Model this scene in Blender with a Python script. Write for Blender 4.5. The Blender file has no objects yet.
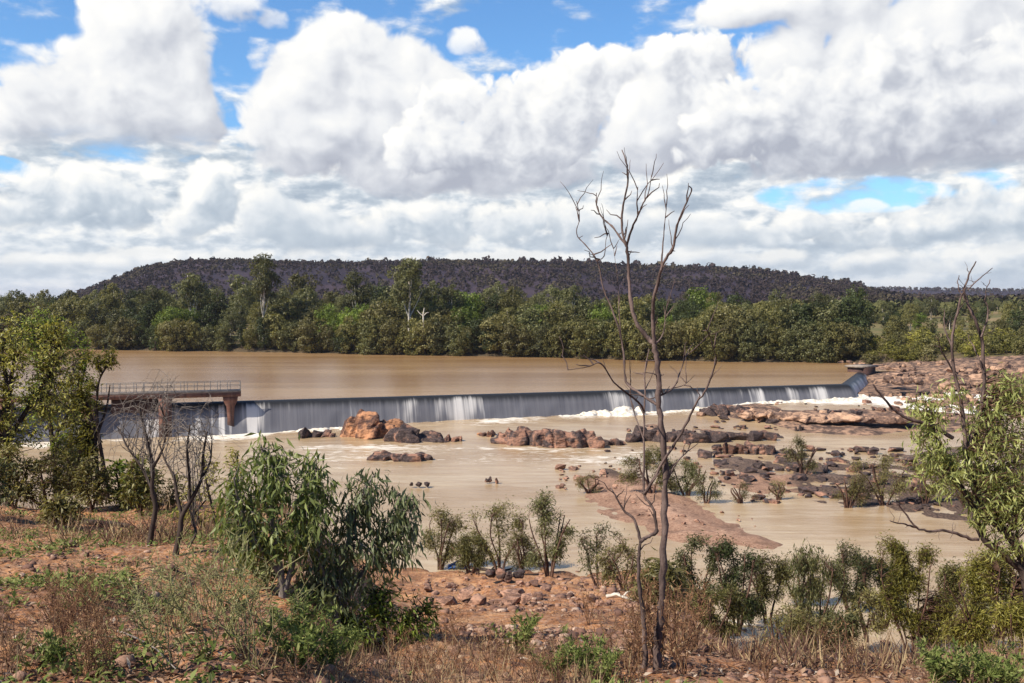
import bpy, math, random
import numpy as np
from mathutils import Vector, Matrix, noise as mnoise

SC = bpy.context.scene
COL = SC.collection
random.seed(7)
RNG = np.random.default_rng(11)

# ------------------------------------------------------------------ camera
F = 1000.0                      # focal length in pixels of a 1024-wide frame
H = 16.3                        # eye height above the lower river
PITCH = math.atan((341.5 - 302.0) / F)
CP, SP = math.cos(PITCH), math.sin(PITCH)
cam_d = bpy.data.cameras.new('camera')
cam_d.sensor_width = 36.0
cam_d.lens = 36.0 * F / 1024.0
cam_d.clip_start, cam_d.clip_end = 0.1, 12000.0
cam = bpy.data.objects.new('camera', cam_d)
COL.objects.link(cam)
cam.location = (0, 0, H)
cam.rotation_euler = (math.pi / 2 - PITCH, 0, 0)
SC.camera = cam

def ray(px, py):
    xc, yc = (px - 512.0) / F, (341.5 - py) / F
    return Vector((xc, CP + yc * SP, -SP + yc * CP))

def at(px, py, Y):
    """the point seen at a pixel of the photo, Y metres ahead"""
    d = ray(px, py)
    return Vector((0, 0, H)) + d * (Y / d.y)

def at_z(px, py, z):
    d = ray(px, py)
    return Vector((0, 0, H)) + d * ((z - H) / d.z)

# ------------------------------------------------------------------ node helper
class S:
    """a socket with arithmetic"""
    def __init__(s, nt, k): s.nt, s.k = nt, k
    def _m(s, op, *a):
        n = s.nt.nodes.new('ShaderNodeMath'); n.operation = op
        for i, x in enumerate((s,) + a): put(s.nt, n.inputs[i], x)
        return S(s.nt, n.outputs[0])
    def __add__(s, o): return s._m('ADD', o)
    __radd__ = __add__
    def __sub__(s, o): return s._m('SUBTRACT', o)
    def __rsub__(s, o): return (s * -1.0) + o
    def __mul__(s, o): return s._m('MULTIPLY', o)
    __rmul__ = __mul__
    def __truediv__(s, o): return s._m('DIVIDE', o)
    def max(s, o): return s._m('MAXIMUM', o)
    def min(s, o): return s._m('MINIMUM', o)
    def pow(s, o): return s._m('POWER', o)
    def abs(s): return s._m('ABSOLUTE')
    def f(s, op, *a): return s._m(op, *a)
    def step(s, a, b, lo=0.0, hi=1.0, kind='SMOOTHSTEP'):
        n = s.nt.nodes.new('ShaderNodeMapRange'); n.interpolation_type = kind
        for i, x in zip((0, 1, 2, 3, 4), (s, a, b, lo, hi)): put(s.nt, n.inputs[i], x)
        return S(s.nt, n.outputs[0])

def put(nt, sock, x):
    if isinstance(x, S): nt.links.new(x.k, sock)
    elif hasattr(x, 'is_output'): nt.links.new(x, sock)
    elif isinstance(x, (tuple, list)) and sock.type == 'RGBA' and len(x) == 3: sock.default_value = (*x, 1)
    else: sock.default_value = x

class NT:
    def __init__(s, nt):
        s.nt = nt; nt.nodes.clear()
    def node(s, typ, out=0, props=None, **ins):
        n = s.nt.nodes.new('ShaderNode' + typ)
        for k, v in (props or {}).items(): setattr(n, k, v)
        for k, v in ins.items():
            key = int(k[1:]) if k[0] == '_' and k[1:].isdigit() else k.replace('_', ' ')
            put(s.nt, n.inputs[key], v)
        return S(s.nt, n.outputs[out])
    def val(s, x): 
        n = s.nt.nodes.new('ShaderNodeValue'); n.outputs[0].default_value = x
        return S(s.nt, n.outputs[0])
    def sep(s, v):
        n = s.nt.nodes.new('ShaderNodeSeparateXYZ'); put(s.nt, n.inputs[0], v)
        return [S(s.nt, o) for o in n.outputs]
    def vec(s, x, y, z=0.0):
        return s.node('CombineXYZ', _0=x, _1=y, _2=z)
    def noise(s, v, scale=1.0, detail=4.0, rough=0.55, lac=2.0, dist=0.0, out=0, typ='FBM'):
        return s.node('TexNoise', out, {'noise_type': typ} if typ != 'FBM' else None, Vector=v, Scale=scale, Detail=detail, Roughness=rough, Lacunarity=lac, Distortion=dist)
    def voro(s, v, scale=1.0, detail=0.0, rough=0.5, feature='F1', out=0, rnd=1.0, smooth=None):
        n = s.nt.nodes.new('ShaderNodeTexVoronoi'); n.feature = feature
        put(s.nt, n.inputs['Vector'], v); put(s.nt, n.inputs['Scale'], scale)
        put(s.nt, n.inputs['Detail'], detail); put(s.nt, n.inputs['Roughness'], rough); put(s.nt, n.inputs['Randomness'], rnd)
        if smooth is not None: put(s.nt, n.inputs['Smoothness'], smooth)
        return S(s.nt, n.outputs[out])
    def mix(s, f, a, b, blend='MIX'):
        n = s.nt.nodes.new('ShaderNodeMix'); n.data_type = 'RGBA'; n.blend_type = blend
        put(s.nt, n.inputs[0], f); put(s.nt, n.inputs[6], a); put(s.nt, n.inputs[7], b)
        return S(s.nt, n.outputs[2])
    def ramp(s, f, stops, interp='LINEAR'):
        n = s.nt.nodes.new('ShaderNodeValToRGB'); n.color_ramp.interpolation = interp
        e = n.color_ramp.elements
        while len(e) < len(stops): e.new(0.5)
        for k, (p, c) in zip(e, stops): k.position = p; k.color = (*c, 1)
        put(s.nt, n.inputs[0], f)
        return S(s.nt, n.outputs[0])
    def mapping(s, v, scale=(1, 1, 1), loc=(0, 0, 0), rot=(0, 0, 0)):
        return s.node('Mapping', Vector=v, Scale=scale, Location=loc, Rotation=rot)
    def bump(s, h, strength=0.5, dist=0.1):
        return s.node('Bump', Height=h, Strength=strength, Distance=dist)
    def out(s, sh, disp=None):
        n = s.nt.nodes.new('ShaderNodeOutputMaterial'); s.nt.links.new(sh.k, n.inputs['Surface'])

def material(name):
    m = bpy.data.materials.new(name); m.use_nodes = True
    return m, NT(m.node_tree)

# ------------------------------------------------------------------ numpy noise
def _hash(ix, iy, iz, seed):
    n = (ix.astype(np.int64) * 374761393 + iy.astype(np.int64) * 668265263 + iz.astype(np.int64) * 2147483647 + seed * 974634961) & 0x7fffffff
    n = ((n ^ (n >> 13)) * 1274126177) & 0x7fffffff
    n = (n ^ (n >> 16)) & 0xffff
    return n / 32767.5 - 1.0

def vnoise(x, y, z=None, seed=0):
    x = np.asarray(x, float); y = np.asarray(y, float)
    z = np.zeros_like(x) if z is None else np.asarray(z, float)
    x0, y0, z0 = np.floor(x), np.floor(y), np.floor(z)
    fx, fy, fz = x - x0, y - y0, z - z0
    fx, fy, fz = [t * t * (3 - 2 * t) for t in (fx, fy, fz)]
    r = 0
    for dz in (0, 1):
        wz = fz if dz else 1 - fz
        for dy in (0, 1):
            wy = fy if dy else 1 - fy
            for dx in (0, 1):
                wx = fx if dx else 1 - fx
                r = r + wx * wy * wz * _hash(x0 + dx, y0 + dy, z0 + dz, seed)
    return r

def fbm(x, y, z=None, octaves=4, seed=0, gain=0.5):
    r, a, tot = 0, 1.0, 0
    for k in range(octaves):
        s = 2.0 ** k
        r = r + a * vnoise(np.asarray(x) * s + 17.3 * k, np.asarray(y) * s - 9.1 * k, None if z is None else np.asarray(z) * s + 3.7 * k, seed + k)
        tot += a; a *= gain
    return r / tot

def ss(x, a, b):
    t = np.clip((np.asarray(x, float) - a) / (b - a), 0, 1)
    return t * t * (3 - 2 * t)

# ------------------------------------------------------------------ mesh helpers
def mesh_np(name, v, f, mats, smooth=False, mat_idx=None, uv=None):
    """v (n,3); f (m,k) array of equal-sided faces, or a list of such arrays"""
    me = bpy.data.meshes.new(name)
    fs = f if isinstance(f, list) else [f]
    fs = [np.asarray(a, np.int32) for a in fs if len(a)]
    v = np.asarray(v, np.float32)
    me.vertices.add(len(v)); me.vertices.foreach_set('co', v.ravel())
    loops = np.concatenate([a.ravel() for a in fs])
    tot = np.concatenate([np.full(len(a), a.shape[1], np.int32) for a in fs])
    start = np.concatenate([[0], np.cumsum(tot)[:-1]]).astype(np.int32)
    me.loops.add(len(loops)); me.loops.foreach_set('vertex_index', loops)
    me.polygons.add(len(tot)); me.polygons.foreach_set('loop_start', start); me.polygons.foreach_set('loop_total', tot)
    if smooth: me.polygons.foreach_set('use_smooth', np.ones(len(tot), bool))
    if mat_idx is not None: me.polygons.foreach_set('material_index', np.asarray(mat_idx, np.int32))
    me.update(calc_edges=True)
    if uv is not None:
        l = me.uv_layers.new(name='UVMap'); l.data.foreach_set('uv', np.asarray(uv, np.float32)[loops].ravel())
    for m in (mats if isinstance(mats, (list, tuple)) else [mats]): me.materials.append(m)
    return me

def link(name, me, parent=None, loc=None):
    o = bpy.data.objects.new(name, me); COL.objects.link(o)
    if parent is not None: o.parent = parent
    if loc is not None: o.location = loc
    return o

def tag(o, label=None, cat=None, group=None, kind=None):
    for k, x in (('label', label), ('category', cat), ('group', group), ('kind', kind)):
        if x: o[k] = x
    return o

def thing(name, label, cat, loc=(0, 0, 0), rz=0.0, scale=None, group=None):
    o = bpy.data.objects.new(name, None); COL.objects.link(o)
    o.empty_display_size = 0.2
    o.location = loc; o.rotation_euler = (0, 0, rz)
    if scale is not None: o.scale = (scale,) * 3 if isinstance(scale, (int, float)) else scale
    return tag(o, label, cat, group)

def copy_tree(o, parent=None):
    c = o.copy(); COL.objects.link(c)
    if parent is not None: c.parent = parent
    for ch in list(o.children): copy_tree(ch, c)
    return c

class MB:
    """collects verts and faces for one mesh"""
    def __init__(s): s.v, s.f, s.n = [], {}, 0
    def add(s, v, f):
        f = np.asarray(f, np.int32)
        s.v.append(np.asarray(v, float).reshape(-1, 3)); s.f.setdefault(f.shape[1], []).append(f + s.n); s.n += len(s.v[-1])
    def mesh(s, name, mats, smooth=False):
        return mesh_np(name, np.concatenate(s.v), [np.concatenate(a) for a in s.f.values()], mats, smooth)

def tube(mb, pts, radii, sides=6, wob=0.0):
    """a tapered round limb along pts"""
    pts = np.asarray(pts, float); n = len(pts)
    radii = np.asarray(radii, float)
    t = np.gradient(pts, axis=0); t /= np.linalg.norm(t, axis=1)[:, None] + 1e-9
    ref = np.array([0.31, 0.95, 0.05]) if abs(t[0][1]) < 0.8 else np.array([1.0, 0.1, 0])
    a = np.cross(t, ref); a /= np.linalg.norm(a, axis=1)[:, None] + 1e-9
    b = np.cross(t, a)
    ang = np.linspace(0, 2 * np.pi, sides, endpoint=False)
    rr = radii[:, None] * (1 + wob * RNG.standard_normal((n, sides))) if wob else np.repeat(radii[:, None], sides, 1)
    v = pts[:, None, :] + rr[..., None] * (np.cos(ang)[None, :, None] * a[:, None, :] + np.sin(ang)[None, :, None] * b[:, None, :])
    v = v.reshape(-1, 3)
    v = np.concatenate([v, pts[-1:] + t[-1:] * radii[-1]])
    i = np.arange(n - 1)[:, None] * sides; j = np.arange(sides)[None, :]; jn = (j + 1) % sides
    q = np.stack([i + j, i + jn, i + sides + jn, i + sides + j], -1).reshape(-1, 4)
    base = (n - 1) * sides
    cap = np.stack([base + j[0], base + jn[0], np.full(sides, n * sides)], -1)
    off = mb.n
    mb.v.append(v); mb.f.setdefault(4, []).append(q + off); mb.f.setdefault(3, []).append(cap + off); mb.n += len(v)

def smooth_path(pts, k=3):
    """Catmull-Rom through pts"""
    p = np.asarray(pts, float)
    if len(p) < 3 or k < 2: return p
    P = np.concatenate([2 * p[:1] - p[1:2], p, 2 * p[-1:] - p[-2:-1]])
    out = []
    for i in range(1, len(P) - 2):
        for t in np.linspace(0, 1, k, endpoint=False):
            a, b, c, d = P[i - 1], P[i], P[i + 1], P[i + 2]
            out.append(0.5 * (2 * b + (c - a) * t + (2 * a - 5 * b + 4 * c - d) * t * t + (3 * b - a - 3 * c + d) * t ** 3))
    out.append(p[-1])
    return np.array(out)

def unit(v): return v / (np.linalg.norm(v, axis=-1, keepdims=True) + 1e-9)

def leaves(mb, base, direc, normal, length, width, fold=0.25, droop=0.0):
    """lanceolate leaves: two folded quads each, base -> tip along direc"""
    base = np.asarray(base, float); n = len(base)
    d = unit(np.asarray(direc, float)); nn = np.asarray(normal, float)
    side = unit(np.cross(d, nn)); nn = np.cross(side, d)
    L = np.broadcast_to(np.asarray(length, float), (n,))[:, None]; W = np.broadcast_to(np.asarray(width, float), (n,))[:, None]
    mid = base + d * L * 0.42 + nn * L * 0.06
    tip = base + d * L - nn * L * droop
    l = mid + side * W * 0.5 + nn * W * fold * .5
    r = mid - side * W * 0.5 + nn * W * fold * .5
    v = np.stack([base, l, tip, r], 1).reshape(-1, 3)
    i = np.arange(n)[:, None] * 4
    mb.add(v, np.concatenate([i + np.array([[0, 1, 2, 3]])], 0))
# ------------------------------------------------------------------ sun and sky
SUN_AZ = math.radians(-121)     # from straight ahead, negative = to the left
SUN_EL = math.radians(44)
sun_dir = Vector((math.sin(SUN_AZ) * math.cos(SUN_EL), math.cos(SUN_AZ) * math.cos(SUN_EL), math.sin(SUN_EL)))
sl = bpy.data.lights.new('sun', 'SUN'); sl.energy = 5.0; sl.angle = math.radians(0.5); sl.color = (1.0, 0.90, 0.74)
so = bpy.data.objects.new('sun', sl); COL.objects.link(so)
so.rotation_euler = (-sun_dir).to_track_quat('-Z', 'Y').to_euler()
so.location = (-60, -20, 90)

world = bpy.data.worlds.new('World'); SC.world = world; world.use_nodes = True
w = NT(world.node_tree)
sky = w.node('TexSky', props=dict(sky_type='NISHITA', sun_disc=False, sun_elevation=SUN_EL, sun_rotation=SUN_AZ, altitude=300, air_density=1.0, dust_density=0.6, ozone_density=2.2))
geo = w.node('TexCoord', 0)                                # Generated = direction
X, Y, Z = w.sep(geo)
U = X.f('ARCTAN2', Y) * 10.0                               # azimuth, tenths of a radian
V = Z.f('ARCSINE') * 10.0                                  # elevation

def px2uv(px, py):
    d = ray(px, py).normalized()
    return math.atan2(d.x, d.y) * 10, math.asin(d.z) * 10

def n2(v, scale, detail, rough, out=0):
    return w.node('TexNoise', out, {'noise_dimensions': '2D'}, Vector=v, Scale=scale, Detail=detail, Roughness=rough)

def vo2(v, scale, detail, rough):
    n = w.nt.nodes.new('ShaderNodeTexVoronoi'); n.voronoi_dimensions = '2D'; n.feature = 'F1'; n.normalize = False
    for k, x in (('Vector', v), ('Scale', scale), ('Detail', detail), ('Roughness', rough)): put(w.nt, n.inputs[k], x)
    return S(w.nt, n.outputs[0])

def vma(a, b, c): return w.node('VectorMath', props={'operation': 'MULTIPLY_ADD'}, _0=a, _1=b, _2=c)
def vadd(a, b): return w.node('VectorMath', props={'operation': 'ADD'}, _0=a, _1=b)
def dot2(a):
    n = w.nt.nodes.new('ShaderNodeVectorMath'); n.operation = 'DOT_PRODUCT'
    put(w.nt, n.inputs[0], a); put(w.nt, n.inputs[1], a); return S(w.nt, n.outputs['Value'])

P0 = w.vec(U, V, 0.0)
LDIR = (-0.150, 0.150, 0.0)          # a small step towards the sun across the sky
P1 = vadd(P0, LDIR)

def field(p, sc, vs, seed):
    q = vma(p, (sc, sc * 1.1, 0.0), (seed, seed * 0.7, 0.0))
    warp = n2(q, 1.3, 2.0, 0.5, 1)
    q = vma(warp, (0.42, 0.42, 0.0), q)
    return n2(q, 1.0, 8.0, 0.56) * 1.25 - vo2(q, vs, 2.0, 0.5) * 0.36 - 0.49
A0, A1 = field(P0, 1.0, 1.9, 3.1), field(P1, 1.0, 1.9, 3.1)
B0, B1 = field(P0, 1.7, 2.0, 41.7), field(P1, 1.7, 2.0, 41.7)
WOB = (n2(P0, 0.8, 4.0, 0.5) - 0.5)

def mass(col, E, base, n0, n1, amp, ramp, base_soft=0.16, k=1.0, bias=0.60, dark=0.3, opac=1.0, edge=0.32, off=0.0):
    """one cloud over what is behind it: a union of ellipses with a ragged top, lit from the sun's side, and a flat grey base"""
    def f(p):
        m = None
        for e in E:
            x = ell(p, e).max(-1.5)
            m = x if m is None else m.f('SMOOTH_MAX', x, 0.35)
        return m
    f0, f1 = f(P0), f(P1)
    g0, g1 = n0 * amp + f0, n1 * amp + f1
    bv = px2uv(512, base)[1]
    hgt = (V - bv) + WOB * 0.28
    a = (g0 - off).step(0.0, edge)
    a = a * hgt.step(-base_soft, base_soft)
    lit = (f0 - f1) * (0.52 * k) + (n0 - n1) * (0.80 * k) + bias
    lit = lit - hgt.step(0.75, -0.15) * dark
    c = w.ramp(lit, ramp)
    return w.mix(a * opac if opac != 1.0 else a, col, c)

R_BIG = [(0.0, (0.31, 0.33, 0.385)), (0.28, (0.42, 0.44, 0.485)), (0.60, (0.60, 0.61, 0.625)), (0.97, (0.735, 0.725, 0.695))]
R_LOW = [(0.0, (0.288, 0.344, 0.409)), (0.40, (0.400, 0.451, 0.502)), (0.66, (0.558, 0.586, 0.609)), (1.0, (0.725, 0.716, 0.684))]

def ell(p, e):
    cu, cv = px2uv(e[0], e[1])
    su, sv = 100.0 / e[2], 100.0 / e[3]
    return 1.0 - dot2(vma(p, (su, sv, 0.0), (-cu * su, -cv * sv, 0.0)))

blue = w.mix(1.0, sky, (0.066, 0.097, 0.122), 'MULTIPLY')
col = blue
# a broken veil low over the horizon
hz = V.step(1.95, 0.9)
q = vma(P0, (1.0, 2.3, 0.0), (5.0, 2.0, 0.0))
veil = n2(q, 1.3, 6.0, 0.55)
vl = (veil - n2(vadd(q, (-0.08, 0.16, 0.0)), 1.3, 6.0, 0.55)) * 3.4 + 0.55
gap = 0.0
for x in [(852, 196, 104, 24, .46), (975, 186, 50, 20, .36), (372, 132, 20, 18, .5), (0, 172, 30, 16, .5), (214, 205, 12, 18, .5), (1000, 215, 50, 20, .3)]:
    gap = (ell(P0, x) + WOB * 1.2).step(0.0, 0.6) * x[4] + gap
col = w.mix((veil + hz * 0.60 - gap - 0.05).step(0.44, 0.74), col, w.ramp(vl, R_LOW))
col = w.mix(V.step(1.0, 0.0) * 0.55, col, (0.47, 0.53, 0.585))

LOW = [  # ellipses, base
    ([(930, 262, 120, 18), (1010, 258, 60, 16)], 272, .7), ([(760, 262, 110, 16), (690, 258, 60, 18)], 272, .7), ([(520, 262, 110, 16), (420, 264, 70, 14)], 272, .7), ([(250, 262, 120, 18), (150, 258, 60, 16)], 274, .7), ([(40, 264, 80, 16)], 276, .7),
    ([(985, 205, 70, 34), (930, 228, 70, 24), (1020, 230, 50, 40)], 250, .9), ([(860, 236, 70, 22), (810, 226, 50, 22)], 252, .9),
    ([(700, 230, 70, 28), (640, 222, 60, 30), (745, 240, 50, 16)], 252, .9), ([(560, 226, 80, 32), (500, 220, 50, 26)], 254, .9),
    ([(430, 222, 70, 36), (380, 232, 60, 26)], 250, .9), ([(300, 226, 60, 40), (260, 214, 40, 44), (340, 236, 50, 24)], 252, 1),
    ([(215, 196, 40, 46), (190, 226, 46, 26)], 246, 1), ([(70, 196, 70, 36), (20, 208, 40, 30), (130, 204, 50, 30)], 236, 1),
    ([(870, 208, 22, 12), (902, 214, 20, 10)], 220, .8),
]
for i, (E, b, o) in enumerate(LOW):
    n = (B0, B1) if i % 3 != 1 else (A0, A1)
    col = mass(col, E, b, *n, 1.5, R_LOW, base_soft=0.12, dark=0.40, bias=0.64, opac=o, edge=0.45, off=0.10)
BIG = [
    ([(475, 160, 150, 40), (390, 170, 70, 30), (330, 150, 90, 40)], 198, (A0, A1), dict(bias=.40, dark=.22, edge=.3)),
    ([(230, 3, 46, 20), (275, 18, 22, 14)], 40, (B0, B1), dict(bias=.7, edge=.5, base_soft=.3, opac=.85)),
    ([(150, 30, 66, 70), (190, 70, 34, 50), (120, 95, 108, 60), (45, 104, 84, 44), (180, 118, 50, 40), (0, 118, 60, 40)], 154, (A0, A1), dict(bias=.56)),
    ([(690, 62, 86, 30), (600, 72, 60, 34), (640, 100, 130, 60), (560, 120, 100, 50), (520, 150, 70, 40)], 192, (B0, B1), dict(bias=.52)),
    ([(345, 52, 60, 46), (300, 90, 76, 60), (395, 80, 66, 56), (440, 96, 46, 40), (320, 130, 90, 46)], 186, (A0, A1), dict(bias=.56)),
    ([(485, 128, 84, 58), (555, 118, 60, 50), (430, 150, 60, 34)], 194, (B0, B1), dict(bias=.52, dark=.4)),
    ([(468, 43, 25, 15)], 56, (B0, B1), dict(bias=.75, edge=.6, base_soft=.2, opac=.9)),
    ([(650, 110, 40, 50), (625, 140, 40, 40), (660, 140, 90, 44)], 186, (A0, A1), dict(bias=.52, dark=.42)),
    ([(760, 6, 70, 22), (850, 20, 90, 60), (940, 30, 120, 90), (800, 70, 70, 50)], 150, (A0, A1), dict(bias=.52, dark=.2, base_soft=.5)),
    ([(760, 112, 60, 52), (720, 140, 50, 36), (830, 110, 80, 54), (900, 90, 80, 60), (970, 110, 110, 70), (1020, 90, 60, 70), (870, 150, 170, 34), (990, 150, 90, 30)], 184, (B0, B1), dict(bias=.44, dark=.60)),
]
for E, b, n, kw in BIG:
    d = dict(dark=0.34); d.update(kw); d['bias'] = d['bias'] + 0.015; d['dark'] *= 0.75
    col = mass(col, E, b, *n, 1.35, R_BIG, **d)
bg1 = w.node('Background', Color=col, Strength=1.0)
bg0 = w.node('Background', Color=blue, Strength=0.7)
band = V.step(5.2, 3.4) * Y.step(0.0, 0.5) * V.f('GREATER_THAN', -0.5)
ms = w.node('MixShader', _0=band, _1=bg0, _2=bg1)
wo = world.node_tree.nodes.new('ShaderNodeOutputWorld'); world.node_tree.links.new(ms.k, wo.inputs[0])
world.cycles.sampling_method = 'MANUAL'; world.cycles.sample_map_resolution = 512

SC.view_settings.view_transform = 'Standard'; SC.view_settings.look = 'None'
SC.view_settings.exposure = 0.56; SC.view_settings.gamma = 1.0
SC.cycles.use_denoising = True
SC.cycles.max_bounces = 6; SC.cycles.diffuse_bounces = 3; SC.cycles.glossy_bounces = 3; SC.cycles.transmission_bounces = 3; SC.cycles.transparent_max_bounces = 6
SC.cycles.caustics_reflective = False; SC.cycles.caustics_refractive = False
# ------------------------------------------------------------------ lie of the land
POOL = 4.2                                   # level of the pool above the weir
WA, WB, WC = np.array([-78.0, 107.9]), np.array([49.0, 147.0]), np.array([60.5, 173.0])   # crest of the weir
FAR_X = np.array([-600, -200, -108, -62, -30, 0, 26.7, 51, 66, 80, 120, 400, 900.0])
FAR_Y = np.array([340, 285, 254, 242, 231, 221, 208.6, 200, 200, 192, 186, 180, 180.0])

def far_shore(x): return np.interp(x, FAR_X, FAR_Y) + 1.5 * vnoise(np.asarray(x) / 9.0, np.asarray(x) * 0 + 3.3, seed=5)

def crest_y(x): return WA[1] + (np.asarray(x, float) - WA[0]) * (WB[1] - WA[1]) / (WB[0] - WA[0])

def river_z(x, y):
    """lower river: falls in steps away from the weir, higher under its right end"""
    s = y - (WA[1] + (np.asarray(x, float) - WA[0]) * (WB[1] - WA[1]) / (WB[0] - WA[0]))
    return 0.45 * ss(y, 84, 114) + (0.8 * ss(x, -36, 0) + 0.85 * ss(x, 18, 40)) * ss(s, -24, -4)

def seg_dist(x, y, poly):
    """signed distance to a closed polygon, positive inside"""
    poly = np.asarray(poly, float); x = np.asarray(x, float); y = np.asarray(y, float)
    d = np.full(x.shape, 1e9); ins = np.zeros(x.shape, bool)
    for i in range(len(poly)):
        ax, ay = poly[i]; bx, by = poly[(i + 1) % len(poly)]
        ex, ey = bx - ax, by - ay
        t = np.clip(((x - ax) * ex + (y - ay) * ey) / (ex * ex + ey * ey + 1e-9), 0, 1)
        d = np.minimum(d, np.hypot(x - ax - t * ex, y - ay - t * ey))
        c = (ay > y) != (by > y)
        ins ^= c & (x < (bx - ax) * (y - ay) / (by - ay + 1e-12) + ax)
    return np.where(ins, d, -d)

def ground_poly(pix, z): return [tuple(at_z(px, py, z)[:2]) for px, py in pix]

BAR = ground_poly([(572, 476), (580, 498), (592, 515), (626, 521), (658, 539), (705, 546), (775, 547), (800, 543), (772, 532), (735, 515), (702, 498), (672, 484), (640, 474), (604, 464)], 0.25)
RUBBLE = ground_poly([(706, 470), (712, 482), (745, 490), (770, 502), (830, 505), (880, 512), (960, 520), (1100, 520), (1100, 452), (960, 446), (905, 452), (860, 458), (800, 452), (760, 446), (725, 450)], 0.3)
SHELF = ground_poly([(700, 402), (705, 414), (760, 418), (800, 424), (860, 427), (930, 424), (1010, 424), (1010, 410), (930, 409), (890, 408), (850, 409), (800, 411), (760, 407)], 1.6)
MIDBAR = ground_poly([(630, 428), (640, 438), (700, 440), (775, 437), (775, 433), (700, 428), (660, 423)], 0.7)

def near_drop(x, y):
    D = np.maximum(y, 0.0)
    a = np.asarray(x, float) / np.maximum(D, 7.0)
    centre = np.interp(D, [0, 3, 6, 13, 22, 34, 46, 55, 61, 75, 300], [1.75, 1.85, 2.4, 4.3, 6.7, 10.2, 13.4, 15.4, 16.6, 17.8, 18.4])
    left = np.interp(D, [0, 5, 12, 18, 24, 40, 62, 75, 300], [1.75, 1.92, 2.98, 3.7, 5.6, 10.0, 15.6, 17.8, 18.4])
    right = np.interp(D, [0, 3, 7, 14, 22, 34, 43.5, 52, 75, 300], [1.75, 1.9, 2.75, 5.0, 8.4, 13.4, 16.5, 17.4, 17.8, 18.4])
    wl, wr = ss(-a, 0.10, 0.24), ss(a, 0.13, 0.26)
    r = centre * (1 - wl) * (1 - wr) + left * wl * (1 - wr) + right * wr
    # worn step across the path on the left
    ledge = y - (6.9 + 0.5 * np.sin(x * 2.1) + 0.35 * vnoise(x * 1.7, y * 0 + 1.2, seed=9))
    r = r + 0.32 * ss(ledge, 0.0, 0.22) * (1 - ss(y, 9, 13)) * ss(-x, 0.95, 1.4) * (1 - ss(-x, 2.6, 3.6))
    return r

def height(x, y, fine=True):
    x = np.asarray(x, float); y = np.asarray(y, float)
    r = np.hypot(x, y)
    near = H - near_drop(x, y)
    near = np.where(y < 0, H - 1.75, near)
    if fine:
        amp = np.interp(r, [0, 4, 12, 60], [0.02, 0.06, 0.20, 0.5])
        near = near + amp * fbm(x * 0.45, y * 0.45, octaves=4, seed=21) + 0.045 * fbm(x * 2.7, y * 2.7, octaves=3, seed=31) * (r < 40) + 0.018 * fbm(x * 11, y * 11, octaves=2, seed=41) * (r < 22)
        near = near + 0.35 * ss(r, 14, 30) * np.maximum(fbm(x * 0.9, y * 0.9, octaves=3, seed=51), 0) 
    bed = np.where((y > crest_y(x)) & (x < 66), 2.6, -1.4)
    h = np.maximum(near, bed)
    # bars and shelves in the river
    for poly, top, slope in ((BAR, 0.75, 0.10), (RUBBLE, 0.16, 0.05), (SHELF, 0.42, 0.12), (MIDBAR, 0.05, 0.03)):
        m = (np.abs(x) < 110) & (y > 55) & (y < 175)
        if m.any():
            d = np.full(x.shape, -50.0); d[m] = seg_dist(x[m], y[m], poly)
            n = fbm(x * 0.35, y * 0.35, octaves=4, seed=61)
            b = river_z(x, y) - 0.10 + np.where(d > 0, np.minimum(d * slope, top) + ((0.30 if poly is BAR else 0.42) * n * ss(d, 0, 2) + (0.10 * fbm(x * 1.3, y * 1.3, octaves=3, seed=63) if poly is BAR else 0)), d * 0.5)
            h = np.where(d > -4, np.maximum(h, b), h)
    # right bank: boulder shore beyond the end of the weir, scrub behind
    xr = np.interp(y, [60, 95, 125, 140, 150, 165, 175, 185, 200, 240], [70, 78, 74, 66, 68, 69, 65, 64, 67, 80])
    dr = x - xr + 2.0 * vnoise(x * 0.15, y * 0.15, seed=71)
    zr = np.where(y > 172, POOL - 0.1, np.where(y > 140, 1.6 + 2.4 * ss(y, 150, 172), river_z(x, y)))
    right = zr + np.clip(dr, -20, 200) * 0.06 + (0.5 * fbm(x * 0.2, y * 0.2, octaves=4, seed=72) + 0.7 * np.abs(fbm(x * 0.75, y * 0.75, octaves=4, seed=74)) * (y < 192)) * ss(dr, -1, 4)
    right = np.minimum(right, 6.6 + 0.2 * fbm(x * .05, y * .05, seed=73) + 0.02 * np.maximum(y - 190, 0))
    h = np.where((y > 62), np.maximum(h, np.where(dr > -8, right, -5)), h)
    # far bank and the plain
    df = y - far_shore(x)
    far = POOL + np.where(df > 0, np.minimum(df * 0.45, 1.6) + np.minimum(df * 0.02, 3.0), df * 0.4) + 0.5 * fbm(x * 0.05, y * 0.05, octaves=3, seed=81) * ss(df, 2, 20)
    h = np.maximum(h, np.where(df > -5, far, -5))
    # ground beyond the left end of the weir
    dl = -x - np.interp(y, [60, 100, 118, 150, 300], [84, 82, 86, 130, 300])
    h = np.maximum(h, np.where((dl > -5) & (y > 50), np.minimum(dl * 0.25, 6.0) + 3.0 * ss(y, 60, 110), -5))
    # the long hill and a lower ridge behind it
    return h + hill(x, y)

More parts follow.
